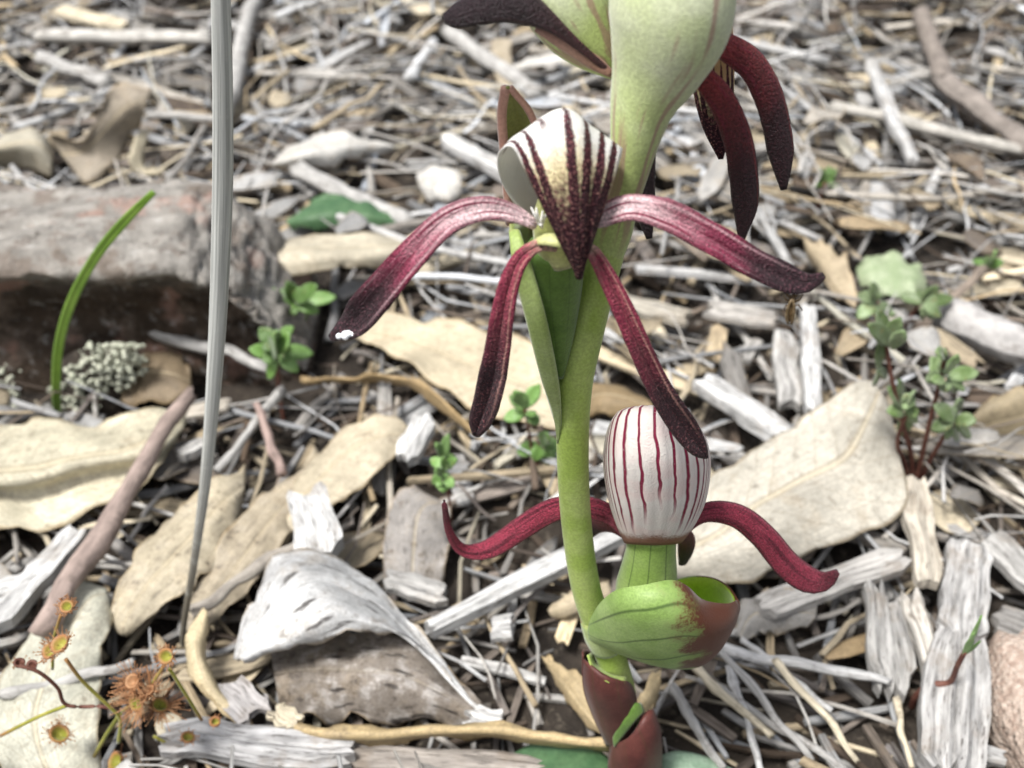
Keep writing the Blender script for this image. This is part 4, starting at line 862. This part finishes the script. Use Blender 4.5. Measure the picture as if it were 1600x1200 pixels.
wood((90, 15, 1.0), (200, 40, 1.0), 30, 'cream bark piece far behind the log', CRM, .2)
wood((60, 90, 1.0), (170, 130, 1.0), 22, 'pale broken twig far behind the log', LG, .3, 'twig')
wood((490, 200, 1.0), (600, 130, 1.1), 9, 'thin straw-coloured stalk above the bright white leaf', TN, .1, 'twig', name='dry_stalk', cat='stalk', w1=6)
wood((1100, 480, .8), (1220, 500, .9), 44, 'flat grey weathered piece above the white straight stick', (.38, .36, .33), .18, nt=8)
wood((960, 470, .7), (1080, 500, .7), 34, 'grey-tan flake right of the upper orchid stem', (.40, .37, .31), .15)

# granular rock at the corner
rb = G(1625, 1130, 0); mv, mf, mu = ball((0, 0, 0), 1.0, 28, 18)
n_ = .10*np.sin(mv[:, 0]*5+1)*np.cos(mv[:, 1]*6)+.05*np.sin(mv[:, 2]*11+mv[:, 0]*9)
mv = mv*(1+n_[:, None])*np.array([.85, 1.6, .85])
rk = obj('rock', mesh('rock', mv+rb+np.array([0, 0, .2]), mf, mu, None, True, rb), 'rock', loc=rb); tag(rk, 'pinkish granular rock beside the cracked grey plank', 'rock')
for a in np.linspace(-.8, .8, 24):
    for b in np.linspace(-1.5, 1.5, 36): register(np.array([[rb[0]+a, rb[1]+b, .05]]))

# ---------------------------------------------------------------- seedlings
def seedling(label, foot, stems, leaves, m='sprout', name='seedling', zf=.2, group=None, lean=0.0, wst=7):
    b = G(foot[0], foot[1], zf); t = thing(name, label, 'seedling', b, group); rng = np.random.default_rng(int(foot[0]*7+foot[1]))
    for s in stems:
        n = len(s); c = np.array([b-np.array([0, 0, .5])] + [V(px, py, b[1]-lean*i/n+rng.uniform(-.1, .1)) for i, (px, py) in enumerate(s)])
        part('stem', tube(c, np.linspace(wst, wst*.6, len(c))*.5*depth(b)/FPX, 8, 4*len(c)), 'red_stem', t)
    ex = []
    for (x0, y0, x1, y1, w) in leaves:
        if rng.random() < .7:
            q = rng.uniform(.7, 1.3)*rng.choice([-1, 1]); k = rng.uniform(.5, .8); dx, dy = x1-x0, y1-y0; ex.append((x0, y0, x0+k*(dx*math.cos(q)-dy*math.sin(q)), y0+k*(dx*math.sin(q)+dy*math.cos(q)), w*k))
    for (x0, y0, x1, y1, w) in [(a, b_, c_, d_, w_*.86) for a, b_, c_, d_, w_ in leaves]+ex:
        k_ = rng.uniform(.7, 1.05); x1, y1, w = x0+(x1-x0)*k_, y0+(y1-y0)*k_, w*rng.uniform(.75, 1.0)
        Ya = b[1]-lean*rng.uniform(.3, 1)+rng.uniform(-.15, .15); dz = rng.uniform(-.25, .25)
        P = ribbon([(x0, y0, Ya), (x0*.75+x1*.25, y0*.75+y1*.25-2, Ya+dz*.3), (x0*.5+x1*.5, (y0+y1)*.5-3, Ya+dz*.6), (x0*.2+x1*.8, y0*.2+y1*.8-1, Ya+dz*.9), (x1, y1, Ya+dz)], [w*.2, w*.8, w, w*.72, w*.12], (rng.uniform(-.4, .4), -.6, .8), curl=.22, nu=14, nv=8)
        part('leaf', sheet(P, .05), m, t)
    return t
seedling('bright green seedling with reddish stem right of the reed, lower one', (440, 640), [[(437, 610), (432, 570), (430, 540)]],
         [(430, 560, 378, 540, 34), (432, 562, 420, 592, 34), (432, 555, 498, 552, 40), (432, 545, 405, 512, 34), (434, 542, 462, 505, 32), (436, 560, 476, 588, 30), (432, 535, 430, 512, 26)], lean=.5)
seedling('upper green seedling right of the reed near the log end', (420, 540), [[(415, 510), (408, 480)], [(460, 500), (462, 470)]],
         [(408, 485, 360, 450, 34), (408, 485, 365, 505, 30), (410, 478, 392, 436, 30), (412, 480, 430, 448, 28), (462, 475, 428, 455, 32), (462, 475, 448, 440, 30), (464, 474, 500, 442, 32), (466, 476, 535, 462, 34), (464, 480, 500, 488, 28), (462, 482, 440, 492, 26)], lean=.5)
seedling('small light green seedling left of the lower orchid stem', (706, 820), [[(702, 780), (695, 740), (692, 712)]],
         [(693, 735, 664, 708, 22), (693, 735, 722, 710, 24), (692, 722, 700, 680, 22), (692, 745, 672, 758, 22), (694, 748, 712, 765, 24), (692, 715, 680, 690, 18), (692, 755, 694, 775, 22)], lean=.3, wst=5)
seedling('seedling with a dark green leaf pair behind the orchid stem', (836, 760), [[(832, 720), (826, 670), (820, 640)], [(840, 700), (848, 690)]],
         [(820, 640, 796, 618, 28), (822, 638, 842, 602, 34), (820, 650, 785, 655, 26), (824, 652, 842, 662, 28), (846, 700, 806, 708, 32), (848, 696, 858, 668, 34), (848, 704, 868, 732, 34), (850, 700, 880, 700, 30)], lean=.3, wst=6)
seedling('bushy pale green seedling with dark red stems right of the beige leaf', (1432, 760), [[(1425, 720), (1410, 660), (1395, 600), (1385, 540)], [(1440, 715), (1455, 650), (1470, 590), (1478, 545)], [(1415, 730), (1402, 690), (1420, 640)], [(1445, 735), (1470, 690), (1490, 660)]],
         [(1372, 575, 1380, 520, 34), (1372, 580, 1365, 605, 30), (1395, 545, 1420, 505, 34), (1392, 540, 1350, 500, 36), (1385, 530, 1372, 486, 34), (1388, 535, 1410, 490, 32),
          (1476, 560, 1460, 548, 30), (1472, 595, 1452, 552, 38), (1478, 585, 1500, 550, 32), (1480, 592, 1540, 580, 32), (1476, 600, 1448, 590, 28), (1478, 598, 1500, 612, 30),
          (1412, 640, 1385, 600, 36), (1415, 640, 1432, 602, 34), (1412, 648, 1378, 640, 30), (1416, 648, 1440, 640, 34), (1490, 660, 1455, 628, 34), (1490, 655, 1500, 618, 36), (1492, 662, 1535, 655, 32), (1488, 668, 1455, 672, 30), (1484, 672, 1500, 690, 26), (1420, 650, 1408, 680, 28), (1410, 632, 1405, 592, 26)], m='sprout_pale', lean=.4, wst=9)
seedling('pale green seedling over the flat round green leaf', (1395, 540), [[(1385, 500), (1370, 470)], [(1420, 500), (1440, 470)]],
         [(1368, 475, 1330, 455, 30), (1368, 478, 1335, 500, 30), (1370, 470, 1362, 440, 26), (1440, 475, 1405, 462, 28), (1442, 474, 1470, 440, 30), (1442, 478, 1505, 462, 34), (1440, 482, 1462, 500, 28), (1385, 505, 1420, 515, 30), (1370, 480, 1398, 488, 28)], m='sprout_pale', lean=.4)
seedling('blurred green sprout at the back on a brown stem', (1275, 330), [[(1282, 305), (1290, 285)]], [(1290, 290, 1280, 262, 16), (1291, 288, 1310, 258, 20), (1290, 285, 1298, 255, 16)], wst=8)
seedling('green sprout at the back beside the thick grey stick', (1545, 450), [[(1545, 430), (1548, 415)]], [(1547, 420, 1520, 408, 20), (1548, 420, 1558, 385, 24), (1549, 420, 1575, 405, 20)], wst=6)
# tiny red shoot on the cracked plank
rs = thing('red_shoot', 'tiny red shoot with a green tip growing over the cracked plank', 'shoot', G(1424, 1100, .4)); yb = rs['base'][1]
c = [V(1424, 1105, yb), V(1432, 1088, yb-.1), (V(1455, 1070, yb-.2)), V(1484, 1066, yb-.25), V(1496, 1040, yb-.35), V(1508, 1018, yb-.4)]
part('stem', tube(c, [.05, .055, .05, .045, .04, .035], 8, 24), 'red_stem', rs)
for (x0, y0, x1, y1, w) in ((1506, 1022, 1522, 988, 13), (1508, 1018, 1534, 962, 9), (1508, 1022, 1532, 1002, 7)):
    P = ribbon([(x0, y0, yb-.4), ((x0+x1)/2, (y0+y1)/2, yb-.42), (x1, y1, yb-.45)], [w*.5, w, 2], (0, -.8, .6), nu=10, nv=6); part('leaf', sheet(P, .03), 'sprout', rs)

# climbing sundew
sb_ = G(185, 1150, .9); sd_ = thing('sundew', 'yellow-green climbing sundew with a reddish sticky hairy leaf', 'sundew', sb_); ys = sb_[1]-.25
def sv(px, py, dy=0): return V(px, py, ys+dy)
for k, (pts, w, m) in enumerate((([(185, 1160), (188, 1125), (175, 1108), (150, 1085), (125, 1060), (103, 1030)], 6, 'sundew'), ([(188, 1112), (160, 1104), (105, 1102), (90, 1075), (60, 1050), (30, 1040)], 6, 'red_stem'), ([(105, 1102), (60, 1120), (0, 1150)], 6, 'sundew'),
                       ([(190, 1112), (225, 1085), (262, 1032)], 5, 'sundew'), ([(265, 1045), (290, 1085), (315, 1125)], 6, 'sundew'), ([(188, 1115), (165, 1150), (140, 1195)], 7, 'sundew'), ([(82, 1045), (84, 1000), (95, 960)], 5, 'sundew'), ([(240, 1150), (280, 1170), (290, 1150)], 5, 'sundew'))):
    c = np.array([sv(px, py, .05*k-.15) for px, py in pts]); part('stem', tube(c, np.full(len(c), w*.5*depth(c[0])/FPX), 7, 5*len(c)), m, sd_)
def cup(px, py, r, hairs=14, m='sundew', hl=1.0, dy=0.0):
    c = sv(px, py, dy); R = r*depth(c)/FPX; rng = np.random.default_rng(int(px+py)); n = 14
    a = np.linspace(0, 2*math.pi, n+1); rr = np.linspace(.02, 1, 6); P = np.zeros((6, n+1, 3)); tilt = rng.uniform(-.5, .5)
    for i, q in enumerate(rr): P[i] = np.stack([np.cos(a)*q*R, np.sin(a)*q*R*.9-.3*R*q*q*0, (q*q)*R*.7+.03*R*np.sin(a*3)*q], 1)
    e1 = nrm([1, rng.uniform(-.5, .5), rng.uniform(-.6, .6)]); e3 = nrm(np.cross(e1, [rng.uniform(-.4, .4), 1, rng.uniform(.0, .9)])); e2 = np.cross(e3, e1)
    P = c+P[..., :1]*e1+P[..., 1:2]*e2+P[..., 2:]*e3*1.3
    o = part('leaf', sheet(P, .03), m, sd_); L = []
    for k in range(hairs):
        t = rng.uniform(0, 2*math.pi); q = rng.uniform(.5, 1); p0 = c+e1*math.cos(t)*q*R+e2*math.sin(t)*q*R*.9+e3*q*q*R*.9; d = nrm(e1*math.cos(t)+e2*math.sin(t)+e3*(.7+rng.normal(0, .4)))*R*rng.uniform(.5, 1.0)*hl
        L.append(tube([p0, p0+d*.5, p0+d+np.array([0, 0, -.01])], [.0055, .0045, .0035], 4)); L.append(ball(p0+d, rng.uniform(.007, .012), 5, 4))
    part('tentacle', merge(L), 'sundew_hair', o)
cup(102, 1010, 16, 60); cup(84, 1020, 13, 50); cup(265, 1025, 13, 70); cup(92, 1150, 15, 50); cup(108, 950, 11, 80); cup(292, 1155, 10, 30); cup(190, 1192, 16, 20); cup(30, 1038, 8, 6, 'red_stem'); cup(52, 1040, 8, 6, 'red_stem')
cup(222, 1095, 15, 110, 'sundew', 2.6, -.1); cup(248, 1105, 13, 110, 'sundew', 2.8, -.05); cup(212, 1065, 12, 80, 'sundew_hair', 2.4, 0); cup(235, 1085, 12, 90, 'sundew_hair', 3.0, -.12); cup(335, 1128, 8, 12)

# ---------------------------------------------------------------- loose litter: dropped piece by piece on what already lies there
rg = np.random.default_rng(2024)
NAMES = [('pale grey', LG), ('bleached white', WG), ('mid grey', MG), ('tan', TN), ('dark brown', DB), ('cream', CRM), ('grey-brown', (.20, .17, .145))]
def settle(cx, cy, ang, L, w, t, cap):
    D = np.array([math.cos(ang), math.sin(ang)]); S = np.array([-D[1], D[0]])
    s = np.arange(-L/2, L/2+.05, .1); lat = (-w*.5, 0, w*.5) if w > .12 else (0,)
    h = np.full(len(s), -9.0); ce = np.full(len(s), 99.0); IJ = []
    for a in lat:
        i, j = cells(cx+D[0]*s+S[0]*a, cy+D[1]*s+S[1]*a); IJ.append((i, j)); h = np.maximum(h, H[i, j]); ce = np.minimum(ce, CEIL[i, j])
    ms = np.linspace(-.32, .32, 33); c = (h[None]-ms[:, None]*s[None]).max(1); k = c.argmin(); m, c = ms[k], c[k]-.03
    z = c+m*s
    if z.max()+t > cap or (z+t > ce).any(): return None
    for i, j in IJ: H[i, j] = np.maximum(H[i, j], z+t)
    zc = z+t*.5
    return np.array([cx-D[0]*L/2, cy-D[1]*L/2, zc[0]]), np.array([cx+D[0]*L/2, cy+D[1]*L/2, zc[-1]])
def where(n=1):
    y = Y0+1+(Y1-Y0-2)*rg.random()**1.25; half = min(31, 9+.62*y); return rg.uniform(-half, half), y
pieces = []                        # (kind, colour index, size, verts, faces, uv, score)
def add(kind, ci, col, md, p0, p1, w):
    c = (p0+p1)/2; x, y, d = project(c); a0, a1 = project(p0), project(p1); ln = math.hypot(a0[0]-a1[0], a0[1]-a1[1])
    inside = -20 < x < 1620 and -20 < y < 1220
    pieces.append((kind, ci, np.clip(np.array(col)*rg.uniform(.75, 1.25)*(1+rg.normal(0, .035)*np.array([1, .1, -1.2])), .02, .8), md, ln*w/d*FPX*(1 if inside else 0), np.linalg.norm(p1-p0), w, c))
def fragment(p0, p1, w, rng):
    L = np.linalg.norm(p1-p0); D = (p1-p0)/L; S = nrm(np.cross(D, (0, 0, 1))); U = np.cross(S, D); nu, nv = 7, 5; u = np.linspace(0, 1, nu); s = np.linspace(-1, 1, nv)
    wd = w*.5*np.sin(np.clip(u*.9+rng.uniform(.02, .12), 0, 1)*math.pi)**.6*(1+smooth_noise(rng, nu, 1.5)*.12); cu, cl = rng.uniform(-.35, .5), rng.uniform(-.5, .5)
    P = p0+D*(u*L)[:, None, None]+S*(wd[:, None]*s)[..., None]+U*((wd[:, None]*cu*s*s)+(cl*.3*L*(u-.5)**2)[:, None]+w*.06*smooth_noise(rng, nu, 2)[:, None]*s)[..., None]
    return sheet(P, .03)
def pick(p): return int(rg.choice(7, p=p))
PT = [.30, .12, .24, .09, .07, .06, .12]; PS = [.32, .14, .20, .10, .05, .10, .09]; PL = [.22, .14, .16, .18, .06, .14, .10]
for phase, (n, cap) in enumerate(((9000, .8), (2300, 1.2), (4200, 1.3), (2600, 1.45), (5200, 1.75))):
    for _ in range(n):
        x, y = where(); a = rg.uniform(0, math.pi); r = rg.random(); bend = .03
        if phase == 0: L, w = rg.uniform(.4, 1.6), rg.uniform(.04, .15); kind = 'crumb'; t = w
        elif phase in (2, 4) and r < (.85 if phase == 2 else .76): kind = 'fibre'; L, w = rg.uniform(1.0, 4.5), rg.uniform(.035, .11); t = w; bend = .06
        elif r < (.50 if phase < 4 else .85): kind = 'twig'; L, w = rg.uniform(1.5, 5.5), min(rg.lognormal(-1.85, .45), .42); t = w
        elif r < .76: kind = 'chip'; L, w = rg.uniform(.9, 3.6), rg.uniform(.12, .42); t = rg.uniform(.05, .13)
        else: kind = 'frag'; L, w = rg.uniform(.6, 2.6), rg.uniform(.3, 1.0); t = .10
        q = settle(x, y, a, L, w, t, cap)
        if q is None: continue
        p0, p1 = q
        if kind == 'crumb': ci = pick([.14, .05, .20, .16, .18, .06, .21]); md = splinter(p0, p1, w, w*.7, rg, 0, 3, .3, 2, .05)
        elif kind == 'fibre': ci = pick([.32, .17, .20, .08, .04, .09, .10]); md = twig(p0, p1, w*.5, w*.5*rg.uniform(.5, 1), rg, bend, 4, 5); kind = 'twig'
        elif kind == 'twig': ci = pick(PT); md = twig(p0, p1, w*.5, w*.5*rg.uniform(.55, 1), rg, bend, 6, 6)
        elif kind == 'chip': ci = pick(PS); md = splinter(p0, p1, w, t, rg, rg.normal(0, .15), 5, .8, 4, .04)
        else: ci = pick(PL); md = fragment(p0, p1, w, rg)
        add(kind, ci, NAMES[ci][1], md, p0, p1, w)
MARKS = [(n, G(x, y, .5)[:2]) for n, x, y in (('the decayed log', 60, 300), ('the decayed log end', 420, 330), ('the foot of the reed', 290, 1000), ('the lichen clump', 150, 620), ('the folded cream leaf', 120, 740), ('the pinkish stick', 180, 830), ('the sundew', 170, 1090),
    ('the curled silvery leaf', 480, 950), ('the mottled leaf in the hollow', 620, 1070), ('the golden leaf edge', 780, 1150), ('the orchid foot', 970, 1180), ('the large beige leaf', 1220, 770), ('the bushy pale seedling', 1440, 690), ('the cracked plank', 1490, 1100), ('the granular rock', 1600, 1130),
    ('the flat round green leaf', 1390, 430), ('the thick smooth grey stick', 1560, 530), ('the bent grey-brown branch', 1520, 150), ('the bright white slender leaf', 520, 235), ('the dark green fallen leaf', 545, 335), ('the cream leaf at the log end', 520, 400), ('the tan leaf behind the sepal', 720, 570),
    ('the small light green seedling', 700, 780), ('the white straight stick', 1160, 640), ('the blurred green sprout', 1290, 300), ('the long pale wood strip', 760, 940), ('the bleached stalk bundle', 1180, 1100), ('the two left seedlings', 430, 570), ('the curled brown-backed leaf', 180, 200), ('the white leaning flat stick', 1400, 180), ('the stick slanting behind the flower', 770, 100), ('the stick slanting behind the reed', 375, 90), ('the foot of the grey wood strip', 1300, 910))]
def near(c): return min(MARKS, key=lambda m: math.hypot(m[1][0]-c[0], m[1][1]-c[1]))[0]
NM = {'twig': ('twig', 'twig', 'twig', 300), 'chip': ('wood_chip', 'wood chip', 'wood', 250), 'frag': ('leaf_fragment', 'leaf fragment', 'leaf_bits', 150), 'crumb': ('crumb', '', 'wood', 0)}
for kind, (name, cat, mt, lim) in NM.items():
    L = sorted([p for p in pieces if p[0] == kind], key=lambda p: -p[4]); own = [p for p in L[:lim] if p[4] > 0]
    for _, ci, col, md, sc_, ln, w, c in own:
        if kind == 'twig': q = ('thick ' if w > .24 else 'thin ')+('long' if ln > 3.6 else 'short'); lab = f'{q} {NAMES[ci][0]} twig'
        elif kind == 'chip': q = ('broad' if w > .36 else 'narrow')+(' long' if ln > 3 else ' short'); lab = f'{q} {NAMES[ci][0]} wood splinter'
        else: q = 'larger' if ln > 1.7 else 'small'; lab = f'{q} {NAMES[ci][0]} torn leaf fragment'
        o0 = c.copy(); o0[2] = md[0][:, 2].min()
        o = obj(name, mesh(name, md[0], md[1], md[2], col, kind != 'chip', o0), mt, loc=o0); lab = f'{lab} lying loose near {near(c)}'; tag(o, lab, cat, {'twig': 'twigs', 'chip': 'wood splinters', 'frag': 'leaf fragments'}[kind]+' loose in the litter')
    rest = L[len(own):]
    if rest:
        md = merge([p[3] for p in rest]); tn = np.vstack([np.tile(p[2], (len(p[3][0]), 1)) for p in rest])
        nm = {'twig': 'twig_litter', 'chip': 'splinter_litter', 'frag': 'leaf_litter', 'crumb': 'fine_litter'}[kind]
        o = obj(nm, mesh(nm, md[0], md[1], md[2], tn, kind == 'twig' or kind == 'frag'), mt)
        tag(o, {'twig': 'mass of small grey twigs covering the ground', 'chip': 'mass of small wood splinters covering the ground', 'frag': 'scattered small torn leaf bits between the twigs', 'crumb': 'fine crumbled wood and bark between the twigs'}[kind], 'litter', kind='stuff')
for o in bpy.data.objects:
    for k in ('base', 'is_part'):
        if k in o.keys(): del o[k]
